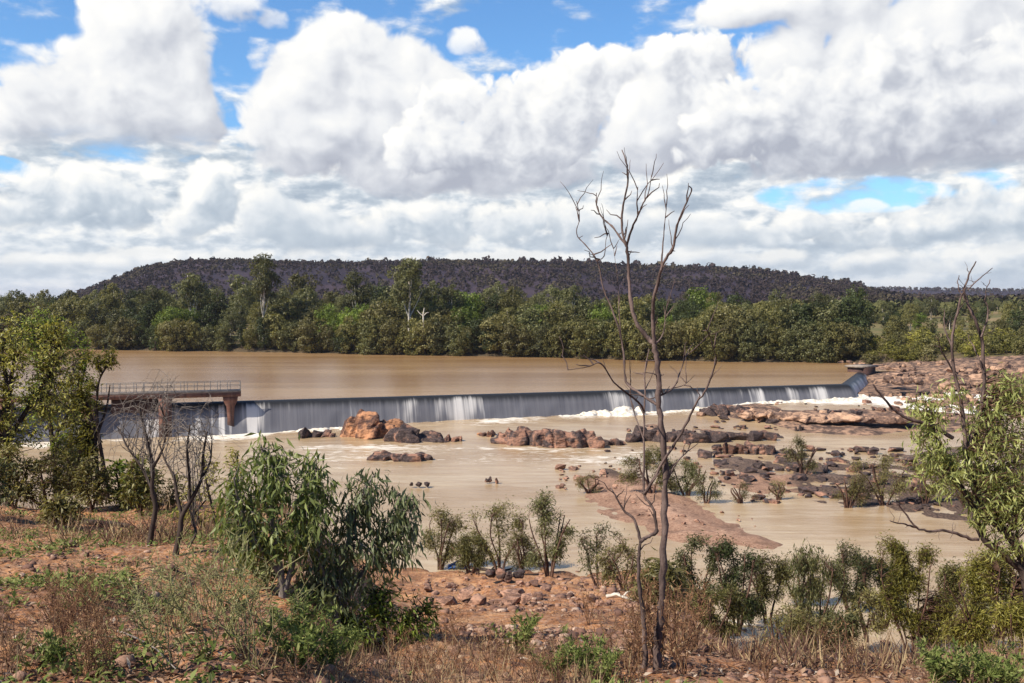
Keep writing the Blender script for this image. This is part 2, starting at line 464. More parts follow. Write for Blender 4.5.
SKY_PX = np.array([-250, -60, 40, 76, 92, 110, 140, 175, 220, 262, 300, 350, 400, 440, 512, 560, 600, 640, 680, 720, 760, 800, 830, 850, 872, 900, 960, 1024, 1150, 1400.0])
SKY_PY = np.array([302, 302, 301, 298, 291, 285, 273, 266, 264, 264, 266, 267, 266, 265, 266, 266, 268, 270, 273, 276, 281, 287, 291, 294, 297, 299, 301, 302, 302, 302.0])
def hill(x, y):
    a = x / np.maximum(y, 50.0)
    px = 512 + a * F
    top = np.maximum((302 - np.interp(px, SKY_PX, SKY_PY)) / F, 0)
    crest = 1150.0 + 60 * vnoise(a * 9, a * 0, seed=91)
    hh = top * crest + (H - 8.0) * ss(top, 0, 0.008)
    t = ss(y, 560, crest)
    g = hh * t ** 1.25 * (1 + 0.10 * fbm(x * 0.008, y * 0.008, octaves=4, seed=93) * (1 - t) * 2) * (y > 400)
    g = g * (1 - 0.4 * ss(y, crest + 60, crest + 600))
    # far ridge
    rpx = np.interp(px, [-400, 500, 700, 860, 960, 1100, 1500], [300, 299, 297, 292, 293.5, 295, 297])
    rt = (302 - rpx) / F * 2600 + (H - 8)
    g2 = rt * ss(y, 1750, 2600) * (y > 1500)
    return np.maximum(g, g2)

def ground_at(px, py, y0=2.5, y1=400.0):
    """where the sight line through a pixel meets the ground (or the river)"""
    d = ray(px, py)
    ys = np.geomspace(y0, y1, 900)
    X_, Z_ = d.x / d.y * ys, H + d.z / d.y * ys
    hh = height(X_, ys)
    wz = np.where((ys > crest_y(X_)) & (X_ < 62), POOL, np.where(ys > 30, river_z(X_, ys), -9))
    hh = np.maximum(hh, np.where(ys > 30, wz, -9))
    k = np.argmax(hh >= Z_) if (hh >= Z_).any() else len(ys) - 1
    return Vector((X_[k], ys[k], hh[k]))

def gz(x, y): return float(height(np.array([x]), np.array([y]))[0])

# ------------------------------------------------------------------ ground sheet
def make_ground():
    ra = np.concatenate([np.geomspace(0.8, 3.5, 18, endpoint=False), np.geomspace(3.5, 26, 230, endpoint=False), np.geomspace(26, 330, 330, endpoint=False), np.geomspace(330, 9000, 90)])
    an = np.concatenate([np.linspace(-180, -40, 50, endpoint=False), np.linspace(-40, -31, 40, endpoint=False), np.linspace(-31, 31, 520, endpoint=False), np.linspace(31, 40, 40, endpoint=False), np.linspace(40, 180, 50, endpoint=False)])
    A, R = np.meshgrid(np.radians(an), ra)
    x, y = R * np.sin(A), R * np.cos(A)
    z = np.concatenate([height(x[i:i + 40], y[i:i + 40]) for i in range(0, len(x), 40)])
    n, m = x.shape
    v = np.stack([x, y, z], -1).reshape(-1, 3)
    i, j = np.meshgrid(np.arange(n - 1), np.arange(m), indexing='ij'); jn = (j + 1) % m
    f = np.stack([i * m + j, (i + 1) * m + j, (i + 1) * m + jn, i * m + jn], -1).reshape(-1, 4)[:, ::-1]
    v = np.concatenate([v, [[0, 0, H - 1.75]]])
    c = np.stack([np.full(m, n * m), (np.arange(m) + 1) % m, np.arange(m)], -1)[:, ::-1]
    return mesh_np('ground', v, [f, c], M_GROUND, smooth=True)

def mat_ground():
    m, t = material('ground')
    g = t.node('NewGeometry', 0)
    x, y, z = t.sep(g)
    n1 = t.noise(g, 0.9, 6, 0.6); n2 = t.noise(g, 6.0, 5, 0.65); n3 = t.noise(g, 38.0, 4, 0.6); nl = t.noise(g, 0.22, 4, 0.55)
    peb = t.voro(g, 16.0, 1.0, 0.5); pebc = t.voro(g, 16.0, 1.0, 0.5, out=1); pc = t.sep(pebc)[0]
    # dry red soil, paler sandy patches, dark litter
    soil = t.mix(n2.step(0.35, 0.65), (0.20, 0.088, 0.044), (0.45, 0.212, 0.095))
    soil = t.mix(n1.step(0.48, 0.66) * 0.85, soil, (0.54, 0.30, 0.15))
    soil = t.mix(n3.step(0.50, 0.64) * 0.65, soil, (0.085, 0.045, 0.035))
    soil = t.mix(pc.step(0.80, 0.9) * 0.6 * n2, soil, (0.42, 0.31, 0.25))
    litter = (t.noise(g, 2.6, 6, 0.7) - 0.06 * z.step(14.5, 11.0)).step(0.47, 0.56)
    soil = t.mix(litter * 0.45, soil, t.mix(n3.step(0.4, 0.6), (0.06, 0.036, 0.034), (0.19, 0.115, 0.085)))
    # pinkish gravel of the bar
    grav = t.mix(t.noise(g, 5.0, 5, 0.7).step(0.35, 0.65), (0.32, 0.185, 0.13), (0.50, 0.325, 0.235))
    bar = y.step(63, 66) * z.step(1.6, 1.4) * (1.0 - y.step(90, 94)) * (1.0 - (x - (y - 64.0) * 0.22 - 19.5 + (n1 - 0.5) * 3.0).step(-0.5, 1.0))
    c = soil
    # bare tan rock and dark stones round the weir
    rk = t.mix(t.noise(g, 0.8, 7, 0.7).step(0.42, 0.62), (0.075, 0.052, 0.046), (0.36, 0.225, 0.155))
    rock = y.step(60, 63) * (1.0 - y.step(198, 204))
    c = t.mix(rock, c, t.mix(y.step(112, 119), t.mix(n2.step(.4, .6), (0.07, 0.05, 0.045), (0.20, 0.14, 0.11)), rk))
    grav = t.mix(t.noise(g, 0.55, 5, 0.65).step(0.50, 0.64) * 0.6, grav, (0.17, 0.105, 0.08))
    grav = t.mix(t.voro(g, 3.2, 0, 0.5).step(0.22, 0.12) * 0.7, grav, (0.14, 0.085, 0.07))
    c = t.mix(bar, c, grav)
    # grassy plain
    pl = t.mix(nl.step(0.4, 0.6), (0.16, 0.13, 0.060), (0.090, 0.098, 0.036))
    pl = t.mix(t.noise(g, 0.03, 4, 0.6).step(0.45, 0.6), pl, (0.24, 0.175, 0.095))
    c = t.mix((y + (n1 - 0.5) * 8.0).step(188, 195), c, pl)
    c = t.mix(y.step(190, 197) * z.step(6.6, 5.4), c, t.mix(n2.step(.4, .6), (0.035, 0.028, 0.018), (0.11, 0.08, 0.05)))
    # scrub floor of the hill, cloud shadow put into its dark colour
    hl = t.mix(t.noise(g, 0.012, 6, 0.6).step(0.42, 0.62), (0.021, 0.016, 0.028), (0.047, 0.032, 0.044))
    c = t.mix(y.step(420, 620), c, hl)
    # wet margin
    wet = (z + (n1 - 0.5) * 0.5).step(0.55, 0.12) * (1.0 - y.step(100, 108))
    c = t.mix(wet * 0.55, c, t.mix(1.0, c, (0.42, 0.38, 0.36), 'MULTIPLY'))
    hgt = n2 * 0.5 + n3 * 0.35 - peb * 0.25
    b = t.bump(hgt, 0.9, 0.05)
    t.out(t.node('BsdfPrincipled', Base_Color=c, Roughness=0.95, Specular_IOR_Level=0.15, Normal=b))
    return m
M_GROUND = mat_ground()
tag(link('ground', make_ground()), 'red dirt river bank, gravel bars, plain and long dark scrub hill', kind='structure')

# ------------------------------------------------------------------ water
def grid_faces(n, m):
    i, j = np.meshgrid(np.arange(n - 1), np.arange(m - 1), indexing='ij')
    return np.stack([i * m + j, (i + 1) * m + j, (i + 1) * m + j + 1, i * m + j + 1], -1).reshape(-1, 4)

def mat_river():
    m, t = material('river_water')
    g = t.node('NewGeometry', 0); x, y, z = t.sep(g)
    flow = t.mapping(g, (0.10, 0.42, 0.3), rot=(0, 0, 0.35))
    n = t.noise(flow, 1.0, 6, 0.6, dist=0.6); nb = t.noise(g, 0.045, 4, 0.55)
    silt = t.mix(n.step(0.35, 0.7), (0.38, 0.27, 0.165), (0.50, 0.385, 0.25))
    silt = t.mix(nb.step(0.4, 0.62), silt, (0.35, 0.24, 0.135))
    # white water: churned under the weir and in the chutes between the rocks
    s = y - (x * 0.3079 + 131.9)                       # metres above the crest line (negative: below it)
    lace = t.noise(t.mapping(g, (0.55, 1.3, 0.5)), 1.0, 7, 0.68, dist=0.8)
    lane = t.noise(t.mapping(g, (0.05, 0.16, 0.2), (3.0, 1.0, 0)), 1.0, 4, 0.6)
    brk = t.noise(t.mapping(g, (0.075, 0.02, 0.1), (1.3, 0, 0)), 1.0, 3, 0.5).step(0.36, 0.62)
    near_weir = s.step(-12.0, -3.0) * (brk * 0.30 + 0.04) + s.step(-30.0, -10.0) * 0.08
    side = x.step(48.0, 56.0) * y.step(128.0, 142.0) * 0.40
    rap = (y.step(92, 99) * (1.0 - y.step(108, 114)) * (x.step(-30, -20) * (1.0 - x.step(14, 24)))) * 0.22
    foam = (lace * 0.6 + lane * 0.45 + near_weir + side + rap).step(0.74, 0.92)
    c = t.mix(foam * 0.92, silt, (0.80, 0.77, 0.72))
    rip = t.noise(t.mapping(g, (0.30, 1.0, 1.0), rot=(0, 0, 0.25)), 1.0, 7, 0.68, dist=0.5)
    cur = t.noise(t.mapping(g, (0.05, 0.22, 0.3), (9, 2, 0), rot=(0, 0, 0.3)), 1.0, 5, 0.6, dist=1.2)
    c = t.mix(cur.step(0.50, 0.66) * 0.40, c, (0.56, 0.455, 0.32))
    lines = t.noise(t.mapping(g, (0.12, 1.5, 0.5), (2, 7, 0), rot=(0, 0, 0.22)), 1.0, 6, 0.7, dist=0.7)
    c = t.mix(lines.step(0.60, 0.72) * y.step(58, 82) * 0.55, c, (0.70, 0.62, 0.50))
    b = t.bump(rip + foam * 0.5, 0.22, 0.4)
    t.out(t.node('BsdfPrincipled', Base_Color=c, Roughness=t.node('MapRange', _0=foam, _3=0.18, _4=0.7), IOR=1.33, Specular_IOR_Level=0.40, Normal=b))
    return m

def mat_pool():
    m, t = material('pool_water')
    g = t.node('NewGeometry', 0)
    n = t.noise(t.mapping(g, (0.012, 0.09, 0.1)), 1.0, 4, 0.55)
    c = t.mix(n.step(0.35, 0.68), (0.235, 0.135, 0.062), (0.33, 0.21, 0.11))
    rip = t.noise(t.mapping(g, (0.7, 1.5, 1.0)), 1.0, 4, 0.6)
    calm = t.noise(t.mapping(g, (0.006, 0.05, 0.1), (5, 2, 0)), 1.0, 3, 0.5)
    b = t.bump(rip, calm.step(0.35, 0.65) * 0.16 + 0.05, 0.5)
    t.out(t.node('BsdfPrincipled', Base_Color=c, Roughness=0.24, IOR=1.33, Specular_IOR_Level=0.32, Normal=b))
    return m

def make_river():
    xs = np.linspace(-125, 80, 240); ts = np.linspace(0, 1, 150)
    top = np.where(xs < 49, crest_y(xs) - 0.1, np.interp(xs, [49, 60.5, 62, 80], [147, 173, 176, 180]))
    Xg, Tg = np.meshgrid(xs, ts, indexing='ij')
    Yg = 38 + (top[:, None] - 38) * Tg
    z = river_z(Xg, Yg) + 0.035 * fbm(Xg * 0.6, Yg * 1.3, octaves=3, seed=101)
    churn = ss(Yg - crest_y(Xg), -14, -5) + ss(Xg, 52, 58) * ss(Yg, 135, 145)
    z += 0.14 * churn * fbm(Xg * 1.1, Yg * 1.1, octaves=3, seed=102)
    return mesh_np('river', np.stack([Xg, Yg, z], -1).reshape(-1, 3), grid_faces(240, 150), mat_river(), smooth=True)
tag(link('river', make_river()), 'shallow muddy tan river with white water below the weir', kind='structure')

def make_pool():
    xs = np.linspace(0, 1, 60)
    v = [(-420, 60, POOL), (WA[0], WA[1], POOL), (WB[0], WB[1], POOL), (WC[0], WC[1], POOL), (75, 178, POOL), (80, 330, POOL), (-420, 380, POOL)]
    return mesh_np('pool', np.array(v, float), np.array([[0, 1, 6], [1, 5, 6], [1, 2, 5]]) if False else [np.array([[0, 1, 5, 6]]), np.array([[1, 2, 5], [2, 3, 5], [3, 4, 5]])], mat_pool())
tag(link('pool', make_pool()), 'calm brown pool held back by the weir', kind='structure')
# ------------------------------------------------------------------ weir and walkway
def mat_plain(name, col, col2, scale=3.0, rough=0.85, bump=0.3, dist=0.05, spec=0.3):
    m, t = material(name)
    o = t.node('TexCoord', 3)
    n = t.noise(o, scale, 6, 0.65)
    c = t.mix(n.step(0.35, 0.65), col, col2)
    t.out(t.node('BsdfPrincipled', Base_Color=c, Roughness=rough, Specular_IOR_Level=spec, Normal=t.bump(n, bump, dist)))
    return m

def mat_fall():
    m, t = material('falling_water')
    uv = t.node('UVMap'); u, v, _ = t.sep(uv)
    pull = t.mapping(uv, (0.9, 0.055, 1.0)); pull2 = t.mapping(uv, (2.2, 0.22, 1.0)); pull3 = t.mapping(uv, (0.19, 0.35, 1.0), (4.4, 0, 0))
    n = t.noise(pull, 1.0, 5, 0.6); nf = t.noise(pull2, 1.0, 5, 0.65); nb = t.noise(pull3, 1.0, 3, 0.5)
    # v runs 0 at the lip to 1 at the foot; the sheet breaks up and turns white as it drops
    streak = ((n * 0.75 + nf * 0.35 + nb.step(0.38, 0.70) * 0.42 + v.step(0.1, 0.55) * 0.10 - 0.03 + u.step(131.0, 134.0) * 0.22 + u.step(96.0, 122.0) * 0.05)+ ((u - 44.6).abs().step(1.5, 0.9) + (u - 48.6).abs().step(1.3, 0.7) + (u - 38.0).abs().step(1.8, 0.8) * 0.6) * (n + nf * 0.5).step(0.55, 0.95) * 0.55).step(0.81, 1.09)
    lip = (v + (nf - 0.5) * 0.30 + (nb - 0.5) * 0.35).step(0.32, 0.52)
    body = t.mix(v.step(0.36, 0.62), (0.022, 0.023, 0.026), (0.120, 0.122, 0.145))
    body = t.mix((nf.step(0.35, 0.7)) * 0.35 * lip, body, (0.22, 0.22, 0.24))
    c = t.mix(streak * lip * 0.8, body, (0.70, 0.68, 0.67))
    t.out(t.node('BsdfPrincipled', Base_Color=c, Roughness=0.42, Specular_IOR_Level=0.22, Normal=t.bump(nf * 0.6 + n, 0.35, 0.15)))
    return m
M_FALL = mat_fall()
M_CONC = mat_plain('weathered_concrete', (0.20, 0.165, 0.14), (0.33, 0.28, 0.24), 1.2)
def mat_rust():
    m, t = material('red_brown_concrete')
    o = t.node('TexCoord', 3); x, y, z = t.sep(o)
    n = t.noise(o, 0.9, 6, 0.65); run = t.noise(t.mapping(o, (2.6, 2.6, 0.16)), 1.0, 5, 0.65)
    c = t.mix(n.step(0.35, 0.65), (0.105, 0.050, 0.040), (0.20, 0.098, 0.072))
    c = t.mix(run.step(0.50, 0.66) * 0.75, c, (0.050, 0.032, 0.030))
    c = t.mix(t.noise(t.mapping(o, (2.0, 2.0, 0.12), (7, 3, 0)), 1.0, 5, 0.65).step(0.58, 0.70) * 0.5, c, (0.30, 0.21, 0.165))
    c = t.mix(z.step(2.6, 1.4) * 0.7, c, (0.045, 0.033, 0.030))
    t.out(t.node('BsdfPrincipled', Base_Color=c, Roughness=0.85, Specular_IOR_Level=0.25, Normal=t.bump(n + run * 0.5, 0.4, 0.05)))
    return m
M_RUST = mat_rust()
M_STEEL = mat_plain('grey_rail', (0.10, 0.095, 0.10), (0.19, 0.18, 0.18), 6.0, 0.6)
M_TIMBER = mat_plain('dark_gate', (0.045, 0.026, 0.026), (0.095, 0.052, 0.045), 0.8)

PROFILE = [(-0.9, 4.08), (-0.35, 4.23), (0.05, 4.24), (0.45, 4.14), (0.80, 3.90), (1.08, 3.55), (1.32, 3.10), (1.55, 2.6), (1.76, 2.1), (1.96, 1.55), (2.16, 1.0), (2.36, .45), (2.55, -.1), (2.8, -1.0)]
def weir_strip(profile, z_shift, vmax_at, step=0.5, jag=0.0):
    """sweep a section along the crest line with a mitred bend"""
    path = [WA, WB, WC]
    s0 = np.linalg.norm(WB - WA); s1 = np.linalg.norm(WC - WB)
    e0, e1 = (WB - WA) / s0, (WC - WB) / s1
    n0, n1 = np.array([e0[1], -e0[0]]), np.array([e1[1], -e1[0]])
    mit = n0 + n1; mit = mit / (mit @ n0)
    ss_ = np.concatenate([np.linspace(0, s0, int(s0 / step)), s0 + np.linspace(step, s1, int(s1 / step))])
    V_, UV = [], []
    L = np.concatenate([[0], np.cumsum(np.hypot(*np.diff(np.array(profile), axis=0).T))])
    for s in ss_:
        if s <= s0:
            p = WA + e0 * s; t_ = np.clip((s - (s0 - 3)) / 3, 0, 1); nn = n0 * (1 - t_) + mit * t_
        else:
            p = WB + e1 * (s - s0); t_ = np.clip((s - s0) / 3, 0, 1); nn = mit * (1 - t_) + n1 * t_
        for k, (o, z) in enumerate(profile):
            j = jag * float(vnoise(np.array([s * 0.8]), np.array([k * 0.35]), seed=111)[0]) * min(1, max(0, (k - 2) / 3))
            q = p + nn * (o + j)
            V_.append((q[0], q[1], z + z_shift)); UV.append((s, L[k] / vmax_at))
    return np.array(V_), np.array(UV), grid_faces(len(ss_), len(profile))[:, ::-1]

weir = thing('weir', 'long low concrete weir with muddy water pouring over its whole crest', 'weir', (0, 0, 0))
v, uv, f = weir_strip([(o - 0.16, z - 0.10) for o, z in PROFILE] + [(-1.4, -1.2), (-1.4, 3.9), (-1.06, 3.98)], 0, 6, step=4.0)
link('wall', mesh_np('weir_wall', v, f, M_CONC), weir)
v, uv, f = weir_strip(PROFILE, 0, 4.9, step=0.45, jag=0.11)
link('falling_water', mesh_np('falling_water', v, f, M_FALL, smooth=True, uv=uv), weir)

def box(mb, lo, hi, ex=(1, 0), origin=(0, 0, 0)):
    """a box in a frame turned so that its x runs along ex"""
    ex = np.array(ex, float); ey = np.array([-ex[1], ex[0]])
    c = [(a, b, z) for z in (lo[2], hi[2]) for a, b in ((lo[0], lo[1]), (hi[0], lo[1]), (hi[0], hi[1]), (lo[0], hi[1]))]
    v = np.array([[origin[0] + ex[0] * a + ey[0] * b, origin[1] + ex[1] * a + ey[1] * b, origin[2] + z] for a, b, z in c])
    mb.add(v, [[0, 3, 2, 1], [4, 5, 6, 7], [0, 1, 5, 4], [1, 2, 6, 5], [2, 3, 7, 6], [3, 0, 4, 7]])

# abutment slab at the far end of the wing wall
ab = thing('abutment', 'dark concrete slab at the end of the weir beside the boulder shore', 'abutment', (WC[0], WC[1], 0))
mb = MB(); box(mb, (-1.6, -1.2, 1.0), (2.4, 1.6, 5.0), (0.82, 0.57)); link('slab', mb.mesh('abutment_slab', M_TIMBER), ab)
mb = MB(); box(mb, (-2.0, -1.5, 5.003), (2.8, 1.9, 5.35), (0.82, 0.57)); link('capping', mb.mesh('abutment_capping', M_CONC), ab)

# walkway: origin at its free end, x runs back along the weir to the left
E0 = (WB - WA) / np.linalg.norm(WB - WA)
WX = -E0
end = at(241, 389, 119.6)
wk = thing('walkway', 'railed red-brown footbridge ending above the weir', 'footbridge', (end.x, end.y, 0), math.atan2(WX[1], WX[0]))
ZD = 5.72
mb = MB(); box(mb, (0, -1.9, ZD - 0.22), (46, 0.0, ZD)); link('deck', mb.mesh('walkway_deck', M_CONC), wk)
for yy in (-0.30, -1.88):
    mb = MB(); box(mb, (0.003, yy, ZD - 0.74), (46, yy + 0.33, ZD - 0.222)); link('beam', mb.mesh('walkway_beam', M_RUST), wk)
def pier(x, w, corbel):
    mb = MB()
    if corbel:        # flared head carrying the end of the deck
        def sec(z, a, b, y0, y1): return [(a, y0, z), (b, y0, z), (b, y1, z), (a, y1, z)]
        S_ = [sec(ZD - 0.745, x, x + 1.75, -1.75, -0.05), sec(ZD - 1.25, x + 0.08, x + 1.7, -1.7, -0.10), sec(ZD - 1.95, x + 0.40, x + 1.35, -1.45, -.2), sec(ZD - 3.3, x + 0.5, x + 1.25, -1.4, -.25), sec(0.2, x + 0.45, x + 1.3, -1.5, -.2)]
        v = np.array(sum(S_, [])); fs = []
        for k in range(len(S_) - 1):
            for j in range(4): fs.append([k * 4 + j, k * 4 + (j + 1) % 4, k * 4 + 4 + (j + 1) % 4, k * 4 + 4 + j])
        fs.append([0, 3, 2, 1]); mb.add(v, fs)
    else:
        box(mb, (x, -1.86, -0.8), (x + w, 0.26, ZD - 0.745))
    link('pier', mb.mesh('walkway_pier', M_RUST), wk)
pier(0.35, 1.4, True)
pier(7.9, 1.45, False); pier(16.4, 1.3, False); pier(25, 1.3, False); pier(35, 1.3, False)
mb = MB(); box(mb, (9.36, -1.2, 1.9), (14.6, -1.0, ZD - 0.5)); link('sluice_gate', mb.mesh('sluice_gate', M_TIMBER), wk)
for yy, seed in ((-0.06, 1), (-1.84, 2)):
    mb = MB()
    for zz in (1.04, 0.55):
        tube(mb, [(0.05, yy, ZD + zz), (12, yy, ZD + zz), (24, yy, ZD + zz)], [0.034] * 3, 5)
    ra = link('railing', mb.mesh('railing_rails', M_STEEL), wk)
    rr = random.Random(seed); x = 0.06
    while x < 24:
        mb = MB(); tube(mb, [(x, yy, ZD), (x, yy, ZD + 1.07)], [0.042, 0.042], 5)
        link('post', mb.mesh('rail_post', M_STEEL), ra)
        x += rr.choice([1.15, 1.5, 1.5, 0.75])

# churned white water heaped along the foot of the weir
def mat_foam():
    m, t = material('foam')
    g = t.node('NewGeometry', 0)
    n = t.noise(g, 2.2, 6, 0.7)
    c = t.mix(n.step(0.38, 0.66), (0.55, 0.48, 0.39), (0.82, 0.80, 0.76))
    t.out(t.node('BsdfPrincipled', Base_Color=c, Roughness=0.8, Specular_IOR_Level=0.2, Normal=t.bump(n, 0.8, 0.15)))
    return m
M_FOAM = mat_foam()
def make_foam():
    mb = MB()
    ns, nt_ = 560, 26
    s = np.linspace(28, 160.0, ns)                        # metres along the crest
    S_, T_ = np.meshgrid(s, np.linspace(0, 1, nt_), indexing='ij')
    s0 = np.linalg.norm(WB - WA); e1 = (WC - WB) / np.linalg.norm(WC - WB)
    n0, n1 = np.array([E0[1], -E0[0]]), np.array([e1[1], -e1[0]])
    fl = S_ <= s0
    t_ = np.clip((S_ - s0 + 3) / 6, 0, 1)[..., None]
    nn = unit(n0 * (1 - t_) + n1 * t_)
    base = np.where(fl[..., None], WA + E0 * S_[..., None], WB + e1 * (S_[..., None] - s0))
    px_s = np.array([28, 50, 54, 62, 64, 76, 86, 90, 93, 99, 100, 112, 122, 140, 160])
    wd = np.array([.3, .8, 3.0, 3.2, .9, .5, .7, 1.6, 3.4, 3.4, 1.4, 2.0, 1.8, 3.4, 3.0])
    hh = np.array([.1, .2, .35, .4, .2, .15, .2, .3, 1.05, 1.0, .3, .5, .5, .5, .4])
    width = np.interp(s, px_s, wd) * (1 + 0.9 * fbm(s * 0.5, s * 0, octaves=3, seed=121)); hgt = np.interp(s, px_s, hh) * (1 + 0.3 * vnoise(s * 0.9, s * 0, seed=122))
    P = base + nn * (1.75 + T_ * width[:, None])[..., None]
    P[..., 0] += 0.5 * fbm(P[..., 0] * .6, P[..., 1] * .6, seed=123)
    lump = np.clip(np.sin(np.pi * np.clip(T_ * 0.95 + 0.28, 0, 1)) ** 0.6, 0, 1) * hgt[:, None]
    z = river_z(P[..., 0], P[..., 1]) - 0.14 + lump * (0.75 + 0.5 * fbm(P[..., 0] * 1.4, P[..., 1] * 1.4, octaves=4, seed=124)) + 0.10 * fbm(P[..., 0] * 3, P[..., 1] * 3, octaves=2, seed=125)
    z[:, -1] -= 0.5
    return mesh_np('foam', np.concatenate([P, z[..., None]], -1).reshape(-1, 3), grid_faces(ns, nt_)[:, ::-1], M_FOAM, smooth=True)
tag(link('foam', make_foam()), 'white churned foam heaped along the foot of the weir', kind='stuff')
# ------------------------------------------------------------------ rocks
def mat_rock(name, dark, mid, warm, warm_amt, scale=1.0):
    m, t = material(name)
    o = t.node('TexCoord', 3); g = t.node('NewGeometry', 0); r = t.node('ObjectInfo', 5)
    ov = t.node('VectorMath', props={'operation': 'ADD'}, _0=o, _1=t.vec(r * 37.0, r * 11.0, r * 5.0))
    n = t.noise(ov, 0.9 * scale, 7, 0.65); nf = t.noise(ov, 5.0 * scale, 6, 0.7)
    st = t.noise(t.mapping(ov, (0.6, 0.6, 4.5), rot=(0.35, 0.2, 0)), 1.2 * scale, 5, 0.65)
    c = t.mix(nf.step(0.35, 0.68), dark, mid)
    c = t.mix((n + (r - 0.5) * 0.16).step(0.60 - warm_amt, 0.70 - warm_amt * 0.6), c, t.mix(nf.step(0.3, 0.7), warm, tuple(x * 1.35 for x in warm)))
    c = t.mix(st.step(0.53, 0.60) * 0.75, c, dark)
    t.out(t.node('BsdfPrincipled', Base_Color=c, Roughness=0.85, Specular_IOR_Level=0.25, Normal=t.bump(nf * 0.6 + st * 0.5, 0.8, 0.12 / scale)))
    return m
M_ROCKD = mat_rock('dark_river_rock', (0.030, 0.022, 0.023), (0.105, 0.074, 0.070), (0.25, 0.135, 0.095), 0.11)
M_ROCKO = mat_rock('orange_rock', (0.040, 0.024, 0.023), (0.17, 0.083, 0.055), (0.37, 0.185, 0.100), 0.13, 0.6)
M_ROCKT = mat_rock('tan_rock', (0.085, 0.055, 0.047), (0.27, 0.165, 0.118), (0.39, 0.245, 0.165), 0.16, 0.9)
M_STONE = mat_rock('red_bank_stone', (0.10, 0.06, 0.05), (0.25, 0.14, 0.10), (0.36, 0.21, 0.15), 0.15, 3.0)

import bmesh
def rock_mesh(name, seed, dims, mat, blocks=1, cuts=3, rough=0.10, tilt=0.25, smooth=False, prof=None):
    """an angular stone: hull of scattered points, broken up by noise; several blocks make a layered outcrop"""
    rr = random.Random(seed)
    allv, allf, off = [], [], 0
    bm = bmesh.new()
    for b in range(blocks):
        s = bmesh.new()
        for k in range(15):
            d = Vector((rr.gauss(0, 1), rr.gauss(0, 1), rr.gauss(0, 1))).normalized()
            d = Vector([math.copysign(abs(c) ** 0.55, c) for c in d])
            s.verts.new((d.x * .5 * rr.uniform(.8, 1.05), d.y * .5 * rr.uniform(.8, 1.05), d.z * .5 * rr.uniform(.8, 1.05)))
        got = bmesh.ops.convex_hull(s, input=s.verts)
        bmesh.ops.delete(s, geom=[g_ for g_ in got['geom_interior'] if isinstance(g_, bmesh.types.BMVert)], context='VERTS')
        if blocks > 1:
            q = (b + rr.uniform(-.3, .3)) / (blocks - 1)
            hp = float(np.interp(q, np.linspace(0, 1, len(prof)), prof)) * rr.uniform(.75, 1.0)
            M = Matrix.Translation(((q - .5) * dims[0] * .82, rr.uniform(-.25, .25) * dims[1], hp * dims[2] * 0.16)) @ Matrix.Rotation(rr.gauss(0, .35), 4, 'Z') @ Matrix.Rotation(tilt + rr.gauss(0, .10), 4, 'Y') @ Matrix.Diagonal((dims[0] * rr.uniform(.22, .40), dims[1] * rr.uniform(.45, .8), dims[2] * hp * rr.uniform(.75, 1.0), 1)) if prof else Matrix.Translation((rr.uniform(-.36, .36) * dims[0], rr.uniform(-.3, .3) * dims[1], (rr.uniform(0.0, 0.5)) * dims[2])) @ Matrix.Rotation(rr.gauss(0, .5), 4, 'Z') @ Matrix.Rotation(tilt + rr.gauss(0, .1), 4, 'Y') @ Matrix.Diagonal((dims[0] * rr.uniform(.3, .62), dims[1] * rr.uniform(.35, .7), dims[2] * rr.uniform(.25, .6), 1))
        else:
            M = Matrix.Diagonal((*dims, 1))
        bmesh.ops.transform(s, matrix=M, verts=s.verts)
        tmp = bpy.data.meshes.new('tmp'); s.to_mesh(tmp); bm.from_mesh(tmp); bpy.data.meshes.remove(tmp); s.free()
    me = bpy.data.meshes.new(name)
    if blocks > 1:
        bm.to_mesh(me); bm.free()
        o = bpy.data.objects.new('tmp', me); COL.objects.link(o)
        mod = o.modifiers.new('r', 'REMESH'); mod.mode = 'VOXEL'; mod.voxel_size = max(dims[0], dims[1]) / 70.0
        dg = bpy.context.evaluated_depsgraph_get(); ev = o.evaluated_get(dg)
        me2 = bpy.data.meshes.new_from_object(ev); bpy.data.objects.remove(o); bpy.data.meshes.remove(me); me = me2; me.name = name
    else:
        bmesh.ops.triangulate(bm, faces=bm.faces)
        bmesh.ops.subdivide_edges(bm, edges=bm.edges, cuts=cuts, use_grid_fill=True)
        bm.to_mesh(me); bm.free()
    n = len(me.vertices); co = np.empty(n * 3); me.vertices.foreach_get('co', co); co = co.reshape(-1, 3)
    nr = np.empty(n * 3); me.vertices.foreach_get('normal', nr); nr = nr.reshape(-1, 3)
    L = max(dims); f = 3.2 / L
    f = f * (1.5 if blocks > 3 else 1)
    d = fbm(co[:, 0] * f, co[:, 1] * f, co[:, 2] * f * 1.6, 4, seed) + 0.5 * np.abs(fbm(co[:, 0] * f * 2.2, co[:, 1] * f * 2.2, co[:, 2] * f * 5, 3, seed + 9))
    co = co + nr * (d * rough * min(dims))[:, None]
    me.vertices.foreach_set('co', co.astype(np.float32).ravel())
    me.polygons.foreach_set('use_smooth', np.full(len(me.polygons), smooth))
    me.materials.clear(); me.materials.append(mat); me.update()
    return me

def put_rock(name, me, loc, rz=0, s=1.0, label=None, cat='rock', group=None, sink=0.25):
    o = link(name, me, loc=(loc[0], loc[1], loc[2]))
    o.rotation_euler = (0, 0, rz); o.scale = (s,) * 3 if isinstance(s, (int, float)) else s
    return tag(o, label, cat, group)

